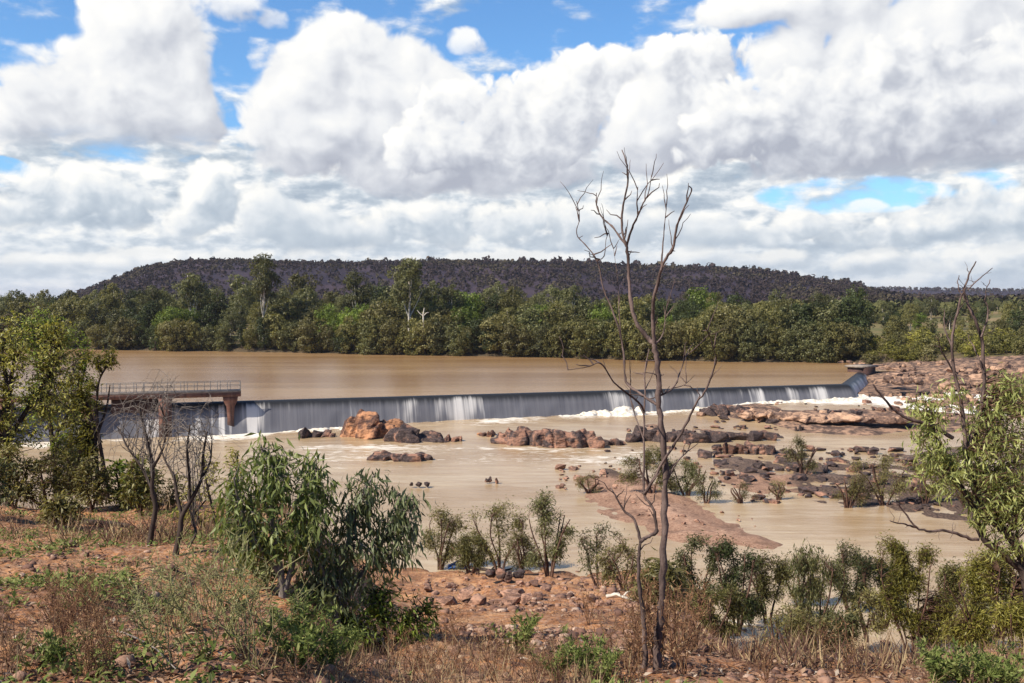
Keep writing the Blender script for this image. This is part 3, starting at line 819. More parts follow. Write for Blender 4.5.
# single outcrops in the river: box in the photo (x0, x1, base y), height in px
def outcrop(label, x0, x1, ybase, hpx, seed, mat, blocks=9, depth=0.5, tilt=0.25, rough=.06, z=None, name='rock_outcrop', prof=(.6, 1, .8, 1, .7)):
    p = at_z((x0 + x1) / 2, ybase, 0.3 if z is None else z)
    k = p.y / F
    w_, h_ = (x1 - x0) * k, hpx * k
    d_ = w_ * depth
    me = rock_mesh(name, seed, (w_ * 1.0, d_, h_ * 2.05), mat, blocks, 3, rough, tilt, prof=prof)
    return put_rock(name, me, (p.x, p.y + d_ * 0.4, p.z - h_ * 0.12), 0.0, 1.0, label, 'rock')
outcrop('big rugged orange rock with one sunlit face below the weir', 343, 420, 443, 33, 3, M_ROCKO, 13, 0.6, 0.30, prof=(.9, 1, .95, .8, .66, .55, .4, .3))
outcrop('dark layered tail of slabs running off the big orange rock', 384, 456, 445, 19, 14, M_ROCKD, 16, 0.45, 0.22, prof=(.9, 1, .9, .8, .55, .3))
outcrop('smooth black wedge of wet rock in the foam beside the footbridge', 301, 335, 441, 18, 5, M_ROCKD, 4, 0.6, 0.42, prof=(1, .8, .5))
outcrop('single dark boulder between the orange rock and the slab reef', 440, 462, 445, 12, 6, M_ROCKD, 4, 0.8, 0.1)
outcrop('blocky red-brown rock at the head of the slab reef', 477, 503, 441, 13, 7, M_ROCKO, 4, 0.8, 0.1)
outcrop('low reef of dark flat slabs lying in layers', 494, 562, 447, 20, 8, M_ROCKD, 16, 0.5, 0.14)
outcrop('jumbled dark rocks with pale tops at the end of the slab reef', 546, 602, 449, 23, 9, M_ROCKD, 10, 0.5, -0.2)
outcrop('flat dark stones in the water below the big orange rock', 368, 432, 461, 9, 10, M_ROCKD, 9, 0.35, 0.12)
outcrop('lone wet stone low in the tan water beyond the leafy gum', 410, 428, 485, 4, 12, M_ROCKD, 3, 0.6, 0.1)
outcrop('small dark stone alone in the middle of the river', 485, 497, 481, 6, 13, M_ROCKD, 3, 0.6, 0.1)
outcrop('dark rocks behind the dead tree at the head of the low bar', 628, 668, 440, 14, 16, M_ROCKD, 9, 0.5, 0.2, z=.7)
outcrop('knobbly low bar of dark rock past the dead tree', 664, 730, 441, 11, 17, M_ROCKD, 11, 0.35, 0.2, z=.7)
outcrop('thin tail of the low bar ending in a dark point', 716, 776, 439, 8, 18, M_ROCKD, 8, 0.3, 0.15, z=.7)
outcrop('heap of dark stones at the foot of the weir beside the white chute', 704, 756, 414, 9, 19, M_ROCKD, 12, 0.5, 0.2, z=1.6)
outcrop('broken tan and dark stones on the rock shelf under the weir', 742, 795, 418, 8, 20, M_ROCKT, 12, 0.5, 0.2, z=1.6)
outcrop('tan rock shelf with a ragged top edge below the white chute', 790, 870, 420, 7, 22, M_ROCKT, 12, 0.4, 0.1, z=1.6)
outcrop('outer end of the tan rock shelf by the foaming side channel', 858, 930, 421, 7, 23, M_ROCKT, 12, 0.4, 0.1, z=1.6)
outcrop('small dark stone in the still water in front of the shelf', 795, 804, 430, 6, 24, M_ROCKD, 3, 0.7, 0.1, z=.7)
outcrop('low red rock slab at the head of the rubble bar', 720, 746, 453, 11, 25, M_ROCKO, 5, 0.6, 0.1, z=.5)
outcrop('dark broken slabs beside the red slab on the rubble bar', 742, 778, 453, 11, 26, M_ROCKD, 8, 0.6, 0.15, z=.5)
outcrop('half-sunk dark slab between the dead tree and the rubble bar', 600, 626, 446, 8, 27, M_ROCKD, 5, 0.6, 0.2, z=.4)
outcrop('low rock standing in the side channel at the end of the weir', 900, 924, 400, 4, 28, M_ROCKT, 4, 0.6, 0.1, z=1.9)

STONES = [rock_mesh('stone', 40 + k, d, M_ROCKD, 1, 2, 0.16) for k, d in enumerate([(1, .8, .6), (1, .7, .45), (1, .9, .75), (1, .6, .5), (1, .75, .35), (1, .8, .55)])]
BOULD = [rock_mesh('boulder', 60 + k, d, M_ROCKT, 1, 3, 0.16) for k, d in enumerate([(1, .8, .6), (1, .7, .45), (1, .9, .7), (1, .65, .5), (1, .8, .4)])]
REDST = [rock_mesh('bank_stone', 80 + k, d, M_STONE, 1, 2, 0.15) for k, d in enumerate([(1, .8, .6), (1, .7, .5), (1, .9, .7), (1, .65, .4)])]
def scatter_px(meshes, name, n, box_px, smin, smax, label, group, seed, inside=None, power=2.2, sink=0.3):
    rr = random.Random(seed); k = 0; tries = 0
    while k < n and tries < n * 30:
        tries += 1
        px, py = rr.uniform(box_px[0], box_px[1]), rr.uniform(box_px[2], box_px[3])
        if inside and not inside(px, py, rr): continue
        p = ground_at(px, py, 20)
        s = smin + (smax - smin) * rr.random() ** power
        o = put_rock(name, rr.choice(meshes), (p.x, p.y, p.z + s * (0.22 - sink * rr.random())), rr.uniform(0, 6.28), (s * rr.uniform(.8, 1.3), s * rr.uniform(.8, 1.2), s * rr.uniform(.7, 1.1)), label, 'stone', group)
        k += 1
rub = lambda px, py, rr: (py < 505 - max(0, (735 - px)) * 0.3) and (px > 745 or py < 486 or rr.random() < .4) and rr.random() < (0.9 if py < 480 else .55)
scatter_px(STONES, 'river_stone', 212, (704, 925, 449, 504), 0.45, 1.9, 'dark angular stone in the rubble bar across the river', 'dark stones of the rubble bar', 5, rub)
scatter_px(STONES, 'river_stone', 34, (604, 720, 442, 470), 0.35, 1.3, 'dark stone in the shallow rapids between the bars', 'stones in the rapids', 6)
scatter_px(STONES, 'river_stone', 34, (626, 778, 427, 440), 0.5, 1.8, 'dark stone strewn along the low bar past the dead tree', 'stones of the low bar', 26)
scatter_px(REDST, 'bar_stone', 44, (556, 622, 466, 490), 0.4, 1.1, 'reddish stone at the upstream tip of the gravel bar', 'stones at the tip of the gravel bar', 7)
scatter_px(REDST, 'bar_stone', 46, (596, 760, 488, 540), 0.15, 0.55, 'small reddish stone lying out on the open gravel bar', 'loose stones on the open gravel bar', 27, lambda px, py, rr: abs((py - 488) - (px - 600) * .31) < 16)
scatter_px(STONES + BOULD, 'shelf_stone', 70, (700, 960, 403, 424), 0.5, 1.9, 'weathered stone scattered on the rock shelf under the weir', 'stones on the rock shelf', 8)
scatter_px(BOULD, 'shore_boulder', 235, (862, 1050, 364, 412), 0.7, 3.0, 'pale tan boulder on the rocky shore beyond the weir', 'tan boulders of the far rocky shore', 9, lambda px, py, rr: px > 868 + (py - 366) * 1.1 or py < 368)
scatter_px(BOULD, 'shore_boulder', 10, (836, 866, 362, 366), 0.8, 2.4, 'pale tan boulder on the rocky shore beyond the weir', 'tan boulders of the far rocky shore', 19)
scatter_px(STONES, 'river_stone', 16, (880, 1010, 500, 516), 0.4, 1.4, 'dark stone along the water edge under the far scrub', 'stones under the far scrub', 10)
bl = ground_at(503, 582)
put_rock('boulder', rock_mesh('boulder', 97, (1.8, 1.2, .85), M_ROCKD, 4, 3, .10, .2, prof=(.8, 1, .7)), (bl.x, bl.y, bl.z + .25), 0.2, 1.0, 'smooth grey boulder on the red bank beside the water', 'boulder')
# ------------------------------------------------------------------ plant materials
def mat_leaf(name, a, b, trans=0.35, gloss=0.25, hue=0.0, rough=0.45):
    m, t = material(name)
    isl = t.node('NewGeometry', 8); r = t.node('ObjectInfo', 5)
    c = t.mix(isl.step(0.0, 1.0, kind='LINEAR'), a, b)
    k = r.step(0, 1, 0.62, 1.35, kind='LINEAR')
    c = t.mix(1.0, c, t.node('CombineColor', _0=k, _1=k, _2=k * 0.9), 'MULTIPLY')
    d = t.node('BsdfPrincipled', Base_Color=c, Roughness=rough, Specular_IOR_Level=gloss)
    tr = t.node('BsdfTranslucent', Color=t.mix(1.0, c, (1.25, 1.2, 0.6), 'MULTIPLY'))
    t.out(t.node('MixShader', _0=trans, _1=d, _2=tr))
    return m

def mat_bark(name, a, b, scale=6.0, bump=0.5):
    m, t = material(name)
    o = t.node('TexCoord', 3)
    n = t.noise(t.mapping(o, (1, 1, 0.25)), scale, 6, 0.65); n2_ = t.noise(o, scale * 4, 4, 0.6)
    c = t.mix(n.step(0.35, 0.65), a, b)
    t.out(t.node('BsdfPrincipled', Base_Color=c, Roughness=0.9, Specular_IOR_Level=0.15, Normal=t.bump(n * 0.6 + n2_ * 0.4, bump, 0.02)))
    return m

L_OLIVE = mat_leaf('leaf_olive', (0.066, 0.070, 0.026), (0.225, 0.205, 0.085))
L_GREY = mat_leaf('leaf_grey_green', (0.062, 0.072, 0.034), (0.215, 0.212, 0.105))
L_DARK = mat_leaf('leaf_dark', (0.030, 0.040, 0.018), (0.085, 0.105, 0.042))
L_BRIGHT = mat_leaf('leaf_bright', (0.080, 0.120, 0.022), (0.215, 0.275, 0.060))
L_YELLOW = mat_leaf('leaf_yellow_green', (0.125, 0.125, 0.030), (0.36, 0.33, 0.085))
L_BROWN = mat_leaf('leaf_brown_olive', (0.105, 0.095, 0.040), (0.27, 0.245, 0.115))
L_GUM = mat_leaf('leaf_gum', (0.105, 0.150, 0.040), (0.34, 0.39, 0.145), 0.3, 0.35, rough=0.5)
L_GUMGREY = mat_leaf('leaf_gum_grey', (0.062, 0.085, 0.040), (0.215, 0.245, 0.135), 0.28, 0.35, rough=0.5)
L_EDGE = mat_leaf('leaf_edge_gum', (0.135, 0.160, 0.055), (0.40, 0.42, 0.175), 0.4, 0.3)
L_MIXED = mat_leaf('leaf_mixed', (0.120, 0.125, 0.040), (0.40, 0.38, 0.12))
B_DARK = mat_bark('bark_dark', (0.028, 0.020, 0.018), (0.075, 0.055, 0.048))
B_GREY = mat_bark('bark_grey', (0.10, 0.085, 0.078), (0.26, 0.225, 0.205))
B_PALE = mat_bark('bark_pale', (0.36, 0.32, 0.28), (0.60, 0.56, 0.50), 2.0)
B_RED = mat_bark('bark_red_brown', (0.060, 0.032, 0.024), (0.145, 0.085, 0.065))
B_DEAD = mat_bark('dead_wood', (0.050, 0.034, 0.032), (0.175, 0.125, 0.112), 9.0, 0.8)

# ------------------------------------------------------------------ far trees: a trunk with limbs and a crown of leaf clumps
def far_crown(seed, h, w, lobes, leaf, n, size, base=0.15, flat=0.8, gap=0.0):
    r = np.random.default_rng(seed)
    C, R = [], []
    for k in range(lobes):
        t_ = (k + 0.5) / lobes
        zc = h * (base + (1 - base) * (0.10 + 0.80 * t_))
        prof = math.sin(math.pi * min(1, 0.24 + 0.68 * t_)) ** 0.7
        a = r.uniform(0, 6.283); rad = w * 0.5 * prof * r.uniform(0.15, 0.72)
        C.append((rad * math.cos(a), rad * math.sin(a), zc)); R.append(w * r.uniform(0.17, 0.27) * (0.75 + 0.4 * prof))
    C, R = np.array(C), np.array(R)
    # small puffs over the lobes
    np_ = n // 24
    pk = r.choice(lobes, np_, p=R ** 2 / (R ** 2).sum())
    d = unit(r.standard_normal((np_, 3)) + np.array([0, 0, 0.25]))
    pc = C[pk] + d * R[pk][:, None] * np.array([1, 1, flat]) * r.uniform(0.75, 1.08, (np_, 1))
    pr = R[pk] * r.uniform(0.22, 0.42, np_)
    lk = r.choice(np_, n)
    dl = unit(r.standard_normal((n, 3)))
    p = pc[lk] + dl * (pr[lk] * r.uniform(0.3, 1.1, n))[:, None]
    p[:, 2] = np.maximum(p[:, 2], 0.12)
    nrm = unit(dl * 0.6 + d[lk] * 0.7 + r.standard_normal((n, 3)) * 0.45)
    dr = np.cross(nrm, r.standard_normal((n, 3))); dr[:, 2] -= 0.35
    mb = MB()
    s = size * r.uniform(0.6, 1.35, n)
    leaves(mb, p, dr, nrm, s, s * 0.62, 0.15)
    return mb.mesh('crown', leaf), C

def far_trunk(seed, h, C, rad, bark):
    r = random.Random(seed); mb = MB()
    top = C[np.argmax(C[:, 2])]
    path = smooth_path([(0, 0, -0.5), (r.uniform(-.2, .2), r.uniform(-.2, .2), h * .25), (top[0] * .4, top[1] * .4, h * .55), top], 4)
    tube(mb, path, np.linspace(rad, rad * 0.3, len(path)), 6)
    for c in C:
        k = min(len(path) - 2, int(len(path) * r.uniform(.35, .75)))
        if path[k][2] < c[2]:
            q = smooth_path([path[k], (path[k] + c) / 2 + np.array([0, 0, -0.1 * h * r.random()]), c], 3)
            tube(mb, q, np.linspace(rad * .45, rad * .12, len(q)), 5)
    return mb.mesh('trunk', bark)

def proto(seed, h, w, lobes, leaf, n, size, base, bark, rad, flat=0.8):
    cm, C = far_crown(seed, h, w, lobes, leaf, n, size, base, flat)
    return h, far_trunk(seed, h, C, rad, bark), cm

PROTO = {
    'willowy': [proto(200 + k, 8.0, 6.6 + k * .5, 14, (L_OLIVE, L_GREY, L_BROWN, L_OLIVE)[k], 5200, 0.37, 0.0, B_DARK, 0.16) for k in range(4)],
    'tall': [proto(220 + k, 14.0, 9.0 + k * .6, 13, (L_GREY, L_OLIVE, L_GREY)[k], 5000, 0.41, 0.36, B_PALE, 0.20, 0.7) for k in range(3)],
    'dense': [proto(240 + k, 10.0, 7.6, 13, L_DARK, 5000, 0.38, 0.06, B_DARK, 0.22) for k in range(2)],
    'bright': [proto(250 + k, 8.5, 8.0, 13, L_BRIGHT, 4800, 0.36, 0.08, B_DARK, 0.2) for k in range(2)],
    'open': [proto(260 + k, 19.0, 9.0, 12, L_GREY, 6000, 0.44, 0.46, B_PALE, 0.34, 0.6) for k in range(3)],
    'emergent': [proto(280 + k, 17.0, 8.2, 10, (L_GREY, L_OLIVE)[k], 4800, 0.41, 0.42, B_PALE, 0.26, 0.65) for k in range(2)],
    'scrub': [proto(270 + k, 4.6, 5.4, 9, (L_BROWN, L_OLIVE, L_YELLOW)[k], 1700, 0.34, 0.0, B_DARK, 0.1) for k in range(3)],
}
def far_tree(name, kind, k, x, y, h, label, group, wid=1.0, cat='tree', rz=None):
    ph, tr, cr = PROTO[kind][k % len(PROTO[kind])]
    s = h / ph
    o = thing(name, label, cat, (x, y, gz(x, y) - 0.1), random.uniform(0, 6.28) if rz is None else rz, (s * wid, s * wid, s), group)
    link('trunk', tr, o); link('crown', cr, o)
    return o
KIND_LABEL = {
    'willowy': ('rounded olive shrubby tree crowding the far waterline', 'shrubby trees along the far waterline'),
    'willowy2': ('bushy olive tree standing behind the waterline shrubs of the far bank', 'bushy trees behind the far waterline'),
    'dense': ('dark dense tree among the olive trees of the far bank', 'dark dense trees of the far bank'),
    'tall': ('grey-green gum rising over the lower trees of the far bank', 'grey-green gums of the far bank'),
    'bright': ('fresh green round tree among the olive trees of the far bank', 'fresh green trees of the far bank'),
    'emergent': ('taller open-crowned gum standing out above its neighbours on the far bank', 'emergent gums of the far bank'),
    'scrub': ('low scrubby tree on the dry flat beyond the boulder shore', 'scrub on the flat beyond the boulder shore'),
    'plain': ('small bushy tree out on the wooded plain below the ridge', 'trees of the wooded plain'),
}
random.seed(23)
def row(px0, px1, step, off, kinds, hmin, hmax, lab):
    px = px0
    while px < px1:
        if off[0] >= 9 and off[1] < 20 and min(abs(px - 264), abs(px - 410)) < 13: px += 9; continue
        # distance along this sight line to the far shore
        yy = 230.0
        for _ in range(6): yy = float(far_shore((px - 512) / F * yy))
        y = yy + random.uniform(*off); x = (px - 512) / F * y
        kd = random.choice(kinds)
        L_ = KIND_LABEL[lab if kd == 'willowy' else kd]
        far_tree('tree', kd, random.randrange(9), x, y, random.uniform(hmin, hmax) * (0.82 if kd == 'bright' else 1) * (0.86 if px > 560 and off[0] > 16 else 1), L_[0], L_[1], random.uniform(.85, 1.2))
        px += step * random.uniform(0.7, 1.3)
row(-20, 862, 14.5, (-0.6, 2.0), ['willowy'] * 7 + ['dense'], 6.0, 9.0, 'willowy')
row(-20, 860, 18, (9, 15), ['willowy'] * 5 + ['dense'] * 3 + ['bright', 'tall'], 8.5, 11.5, 'willowy2')
row(-20, 866, 20, (22, 34), ['tall'] * 4 + ['dense'] * 2 + ['willowy', 'bright'], 10.5, 14.0, 'willowy2')
row(-20, 870, 23, (48, 80), ['tall'] * 5 + ['dense', 'willowy'], 11, 15.0, 'willowy2')
row(70, 600, 52, (15, 44), ['emergent'], 13.5, 18.0, 'willowy2')

def single(name, kind, k, px, top, Y, wid, label):
    x = (px - 512) / F * Y
    g = gz(x, Y); h = H - (top - 302) / F * Y - g
    return far_tree(name, kind, k, x, Y, h, label, None, wid)
single('gum_tree', 'open', 0, 264, 254, 247, 0.8, 'very tall slender gum with a pale straight trunk towering over the far bank')
single('gum_tree', 'open', 1, 410, 257, 236, 1.0, 'tall spreading gum with a forked white trunk against the hill')
single('gum_tree', 'open', 2, 192, 270, 268, 1.0, 'tall ragged gum beneath the hill crest between the dark trees and the slender gum')
single('gum_tree', 'tall', 1, 300, 272, 280, 0.9, 'upright open gum beside the very tall slender gum')
single('gum_tree', 'tall', 0, 430, 282, 250, 0.85, 'grey-green gum leaning on the white forked gum')
single('dark_tree', 'dense', 0, 855, 287, 216, 0.75, 'tall dark tree marking the end of the far tree line near the weir')
single('dark_tree', 'dense', 1, 108, 283, 300, 0.6, 'narrow dark tree on the skyline at the low end of the hill')
single('green_tree', 'bright', 0, 461, 293, 246, 1.0, 'bright green dome-shaped tree between the white forked gum and the dead tree')
single('green_tree', 'bright', 1, 700, 290, 236, 1.0, 'fresh green tree with a pale limb behind the bare right arm of the dead tree')
# white dead stag among the crowns
def stag(px, top, base, Y):
    p = at(px, base, Y); q = at(px, top, Y); h = q.z - p.z + 3
    o = thing('dead_tree', 'bleached dead trunk with two stubs among the far trees', 'dead tree', (p.x, p.y, p.z - 3))
    mb = MB(); tube(mb, [(0, 0, 0), (.1, 0, h * .5), (0.05, 0, h * .8), (.3, 0, h)], [.26, .22, .17, .08], 6)
    link('trunk', mb.mesh('trunk', B_PALE), o)
    for sx in (-1, 1):
        mb = MB(); tube(mb, [(0.05, 0, h * .74), (sx * .8, 0, h * .84), (sx * 1.3, 0, h * (.93 if sx < 0 else .86))], [.13, .1, .05], 5); link('branch', mb.mesh('branch', B_PALE), o)
stag(423, 308, 326, 226)

# right-hand flat beyond the boulders
rr = random.Random(5)
for k in range(46):
    px = rr.uniform(862, 1060); Y = rr.uniform(198, 250) if k < 26 else rr.uniform(250, 400)
    x = (px - 512) / F * Y
    kd = rr.choice(['scrub', 'scrub', 'scrub', 'willowy']) if k < 26 else rr.choice(['willowy', 'tall', 'scrub', 'dense'])
    lab = 'scrub' if k < 26 else 'plain'
    far_tree('tree', kd, rr.randrange(9), x, Y, {'scrub': rr.uniform(2.6, 4.6), 'willowy': rr.uniform(4, 7), 'tall': rr.uniform(7, 10), 'dense': rr.uniform(5, 8)}[kd], *KIND_LABEL[lab], rr.uniform(.9, 1.3))
single('dark_tree', 'dense', 0, 984, 306, 330, 1.1, 'dark round tree standing by itself behind the bare limbs on the plain')
single('green_tree', 'bright', 0, 920, 313, 300, 1.2, 'broad green tree on the plain beyond the end of the weir')

rr = random.Random(15)
for k in range(44):
    px = 868 + k * 4.4 + rr.uniform(-3, 3); Y = rr.uniform(189, 214)
    far_tree('scrub_tree', 'scrub', rr.randrange(9), (px - 512) / F * Y, Y, rr.uniform(2.0, 4.2), 'low green scrub along the back of the boulder shore', 'scrub along the back of the boulder shore', rr.uniform(1.0, 1.5))

# ------------------------------------------------------------------ woods far off: the plain and the hill
def woods():
    r = np.random.default_rng(77)
    P_, S_ = [], []
    def add(n, px0, px1, y0, y1, h0, h1, pw=1.0):
        px = r.uniform(px0, px1, n); Y = y0 + (y1 - y0) * r.random(n) ** pw
        x = (px - 512) / F * Y
        d = 0.6 * fbm(x * 0.012, Y * 0.012, octaves=3, seed=131) + 0.6 * fbm(x * 0.022 + Y * 0.006, Y * 0.004, octaves=3, seed=132) * (Y > 560)
        k = r.random(n) < np.clip(0.76 + d * 1.0, 0.15, 1)
        P_.append(np.stack([x[k], Y[k], height(x[k], Y[k], False)], -1)); S_.append(r.uniform(h0, h1, k.sum()))
    add(900, -80, 900, 330, 560, 7, 11)
    add(500, 860, 1100, 400, 900, 5, 9)
    add(900, 860, 1100, 900, 2400, 6, 10)
    add(19000, -80, 1100, 560, 1190, 3.0, 6.5)
    add(2200, 40, 900, 1080, 1200, 4.5, 8.5)
    add(170, 60, 860, 1110, 1185, 8, 14)
    add(1500, 300, 1100, 2350, 2640, 7, 12)
    P0_, S0_ = np.concatenate(P_), np.concatenate(S_)
    q = 16
    n = len(P0_)
    d = unit(r.standard_normal((n, q, 3)))
    hh = S0_[:, None]
    off = d * np.stack([hh * .36, hh * .36, hh * .34], -1) * r.uniform(.5, 1, (n, q, 1)); off[..., 2] += hh * 0.36
    p = (P0_[:, None, :] + off).reshape(-1, 3)
    nr = unit(d.reshape(-1, 3) + r.standard_normal((n * q, 3)) * .5)
    dr = np.cross(nr, r.standard_normal((n * q, 3)))
    mb = MB(); s = np.repeat(S0_ * 0.40, q) * r.uniform(.7, 1.3, n * q)
    leaves(mb, p - unit(dr) * s[:, None] * .5, dr, nr, s, s * .75, 0.1)
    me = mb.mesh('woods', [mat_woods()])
    return me
def mat_woods():
    m, t = material('distant_woods')
    g = t.node('NewGeometry', 0); x, y, z = t.sep(g)
    isl = t.node('NewGeometry', 8); nb = t.noise(g, 0.02, 4, 0.6)
    plain = t.mix(isl, (0.035, 0.042, 0.018), (0.12, 0.115, 0.05))
    hillc = t.mix(isl, (0.024, 0.019, 0.022), (0.060, 0.044, 0.043))  # hill trees: colour darkened as if a cloud's shadow lay over them
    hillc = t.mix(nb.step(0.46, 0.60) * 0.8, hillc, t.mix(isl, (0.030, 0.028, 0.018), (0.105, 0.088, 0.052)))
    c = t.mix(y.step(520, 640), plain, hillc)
    t.out(t.node('BsdfDiffuse', Color=c))
    return m
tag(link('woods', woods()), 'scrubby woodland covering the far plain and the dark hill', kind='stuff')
# ------------------------------------------------------------------ near plants
def wander(a, b, n, amp, r, sag=0.0):
    """a crooked path from a to b"""
    t = np.linspace(0, 1, n)[:, None]
    p = a + (b - a) * t
    L = np.linalg.norm(b - a)
    w_ = r.standard_normal((n, 3)) * amp * L; w_[0] = 0; w_[-1] = 0
    p = p + w_ * np.sin(np.pi * t)
    p[:, 2] += sag * L * np.sin(np.pi * t[:, 0])
    return p

def trace(pix, D, base, dD=0.0, k=4):
    """a limb seen in the photo as (px, py[, extra depth]) points, D metres ahead; local to base"""
    n = len(pix)
    P_ = []
    for i, q in enumerate(pix):
        P_.append(np.array(at(q[0], q[1], D + (q[2] if len(q) > 2 else dD * i / max(1, n - 1)))) - base)
    return smooth_path(P_, k)

def plant(name, label, cat, base_px, stems, lobes, n_tips, per_tip, leaf_l, leaf_w, droop, leaf, bark, D=None, seed=1, group=None, stem_r=0.012, deep=0.8, spread=0.5, twig_r=0.004, leaf_mats=None, twig_amp=.07, shell=0.55, sag=0.06, foliage_name='foliage', sides=5):
    """a shrub or tree from its stems (pixel polylines) and the clumps of its crown (pixel ellipses), given real depth"""
    r = np.random.default_rng(seed)
    g = ground_at(*base_px) if D is None else None
    if g is None:
        p = at(*base_px, D); zg = gz(p.x, p.y); g = Vector((p.x, p.y, p.z if p.y < 25 and p.z > zg and p.z < zg + .15 else max(zg, -0.25)))
    D = g.y; base = np.array(g); k = D / F
    o = thing(name, label, cat, tuple(g), group=group)
    mb = MB(); nodes = []
    for st in stems:
        pix, r0, r1 = st[0], st[1], st[2]
        path = trace(pix, D, base, st[3] if len(st) > 3 else 0.0)
        if abs(pix[0][0] - base_px[0]) < 6 and abs(pix[0][1] - base_px[1]) < 6: path[0] = (path[0][0], path[0][1], path[0][2] - 0.1)
        tube(mb, path, np.linspace(r0 * k, r1 * k, len(path)), 6)
        nodes.append(path[len(path) // 3:])
    nodes = np.concatenate(nodes)
    B, Dr = [], []
    area = np.array([rx * ry for _, _, rx, ry in lobes], float)
    for i in range(n_tips):
        l = lobes[r.choice(len(lobes), p=area / area.sum())]
        c = np.array(at(l[0], l[1], D)) - base
        d = unit(r.standard_normal(3)); q = r.uniform(shell, 1.0)
        rad = np.array([l[2] * k, (l[2] + l[3]) * .5 * k * deep, l[3] * k])
        tip = c + d * rad * q
        j = np.argmin(((nodes - (tip - np.array([0, 0, 0.12 * np.linalg.norm(rad)]))) ** 2).sum(1) * r.uniform(.6, 1.4, len(nodes)))
        tw = wander(nodes[j], tip, 5, twig_amp, r, sag)
        tube(mb, tw, np.linspace(twig_r * 1.8, twig_r * .5, 5), 3)
        m = max(2, int(per_tip * r.uniform(.6, 1.4)))
        t_ = r.uniform(0.35, 1.0, m)
        bi = np.stack([np.interp(t_, np.linspace(0, 1, 5), tw[:, q_]) for q_ in range(3)], 1) + r.standard_normal((m, 3)) * spread * leaf_l
        out = unit(tw[-1] - tw[-3] + 1e-6)
        dr = unit(out * 0.7 + r.standard_normal((m, 3)) * 0.75) * (1 - droop) + np.array([0, 0, -1.0]) * droop + r.standard_normal((m, 3)) * 0.18
        B.append(bi); Dr.append(dr)
    B, Dr = np.concatenate(B), np.concatenate(Dr)
    link('stem' if 'tree' not in name else 'trunk', mb.mesh('stem', bark), o)
    n = len(B)
    fb = MB(); ll = leaf_l * r.uniform(.6, 1.3, n)
    leaves(fb, B, Dr, r.standard_normal((n, 3)) + np.array([0, 0, .4]), ll, ll * leaf_w * r.uniform(.8, 1.2, n), 0.3, 0.08)
    link(foliage_name if 'tree' not in name else 'crown', fb.mesh('foliage', leaf), o)
    return o

# leafy gum bushes in the middle of the picture
plant('gum_bush', 'tall leafy gum bush with bright hanging leaves beside the bare twiggy shrubs', 'bush', (283, 598), [
    ([(283, 598), (279, 560), (272, 520), (268, 480), (262, 450)], 4.5, 1.2), ([(285, 590), (298, 548), (312, 505), (318, 470)], 3.5, 1.0, .2), ([(281, 575), (255, 540), (240, 505), (234, 478)], 3, 1.0, -.2)],
    [(262, 462, 26, 24), (292, 472, 30, 28), (240, 500, 22, 34), (275, 515, 42, 40), (318, 500, 20, 34), (245, 548, 26, 28), (305, 545, 26, 28), (225, 540, 14, 26)], 390, 10, 0.12, 0.20, .60, L_GUM, B_GREY, seed=11, deep=1.0)
plant('gum_bush', 'grey-green gum bush with drooping leaves standing out against the water', 'bush', (337, 622), [
    ([(337, 622), (340, 580), (350, 535), (362, 495), (372, 478)], 4, 1.0), ([(338, 612), (365, 570), (390, 530), (405, 500)], 3, .9, .2), ([(338, 605), (322, 570), (318, 540)], 3, .9, -.2)],
    [(362, 490, 24, 22), (385, 505, 22, 24), (408, 512, 18, 26), (350, 530, 26, 30), (385, 545, 30, 32), (410, 545, 12, 24), (322, 575, 20, 34), (345, 590, 28, 26), (300, 600, 14, 26)], 330, 10, 0.12, 0.20, .64, L_GUMGREY, B_GREY, seed=12, deep=1.0)
plant('gum_bush', 'low bright green bush at the feet of the drooping gum bushes', 'bush', (388, 655), [
    ([(388, 655), (385, 630), (378, 600), (372, 588)], 3, 1.0), ([(388, 652), (408, 625), (424, 610)], 2.5, .8, .15), ([(386, 650), (360, 630), (345, 618)], 2.5, .8, -.1)],
    [(365, 605, 30, 18), (395, 600, 24, 18), (375, 630, 44, 24), (418, 625, 22, 24), (340, 630, 18, 20), (430, 612, 10, 18)], 260, 10, 0.075, 0.24, .35, L_BRIGHT, B_DARK, seed=13, deep=1.0)

# trees at the left edge
plant('gum_tree', 'leafy yellow-green tree with dark trunk at the edge of the clearing', 'tree', (9, 506), [
    ([(9, 506), (8, 470), (6, 430), (9, 395), (14, 360)], 4.2, 1.6), ([(8, 440), (30, 405), (48, 375), (58, 345)], 3, 1, .5), ([(7, 425), (-14, 390), (-30, 350)], 3, 1, -.4), ([(9, 400), (2, 350), (-2, 318)], 2.4, .8, .3)],
    [(5, 330, 22, 22), (40, 345, 36, 26), (15, 375, 40, 32), (62, 372, 24, 26), (-30, 380, 40, 60), (30, 420, 40, 26), (66, 410, 22, 22), (-10, 440, 40, 26), (50, 322, 22, 12)], 560, 14, 0.08, 0.36, .35, L_MIXED, B_DARK, seed=14, deep=.8, leaf_mats=None, twig_r=.006)
plant('gum_tree', 'bright green bushy tree crowding behind the yellow-green tree', 'tree', (58, 498), [
    ([(58, 498), (54, 460), (50, 420), (48, 380), (44, 340)], 3, 1.2), ([(53, 440), (76, 400), (86, 365)], 2.4, .8, .4)],
    [(35, 318, 30, 14), (62, 330, 24, 16), (78, 350, 20, 20), (48, 355, 36, 26), (80, 395, 22, 28), (40, 400, 30, 30), (76, 440, 26, 30), (22, 340, 20, 20)], 460, 15, 0.08, 0.36, .3, L_BRIGHT, B_DARK, D=23, seed=15, twig_r=.006)
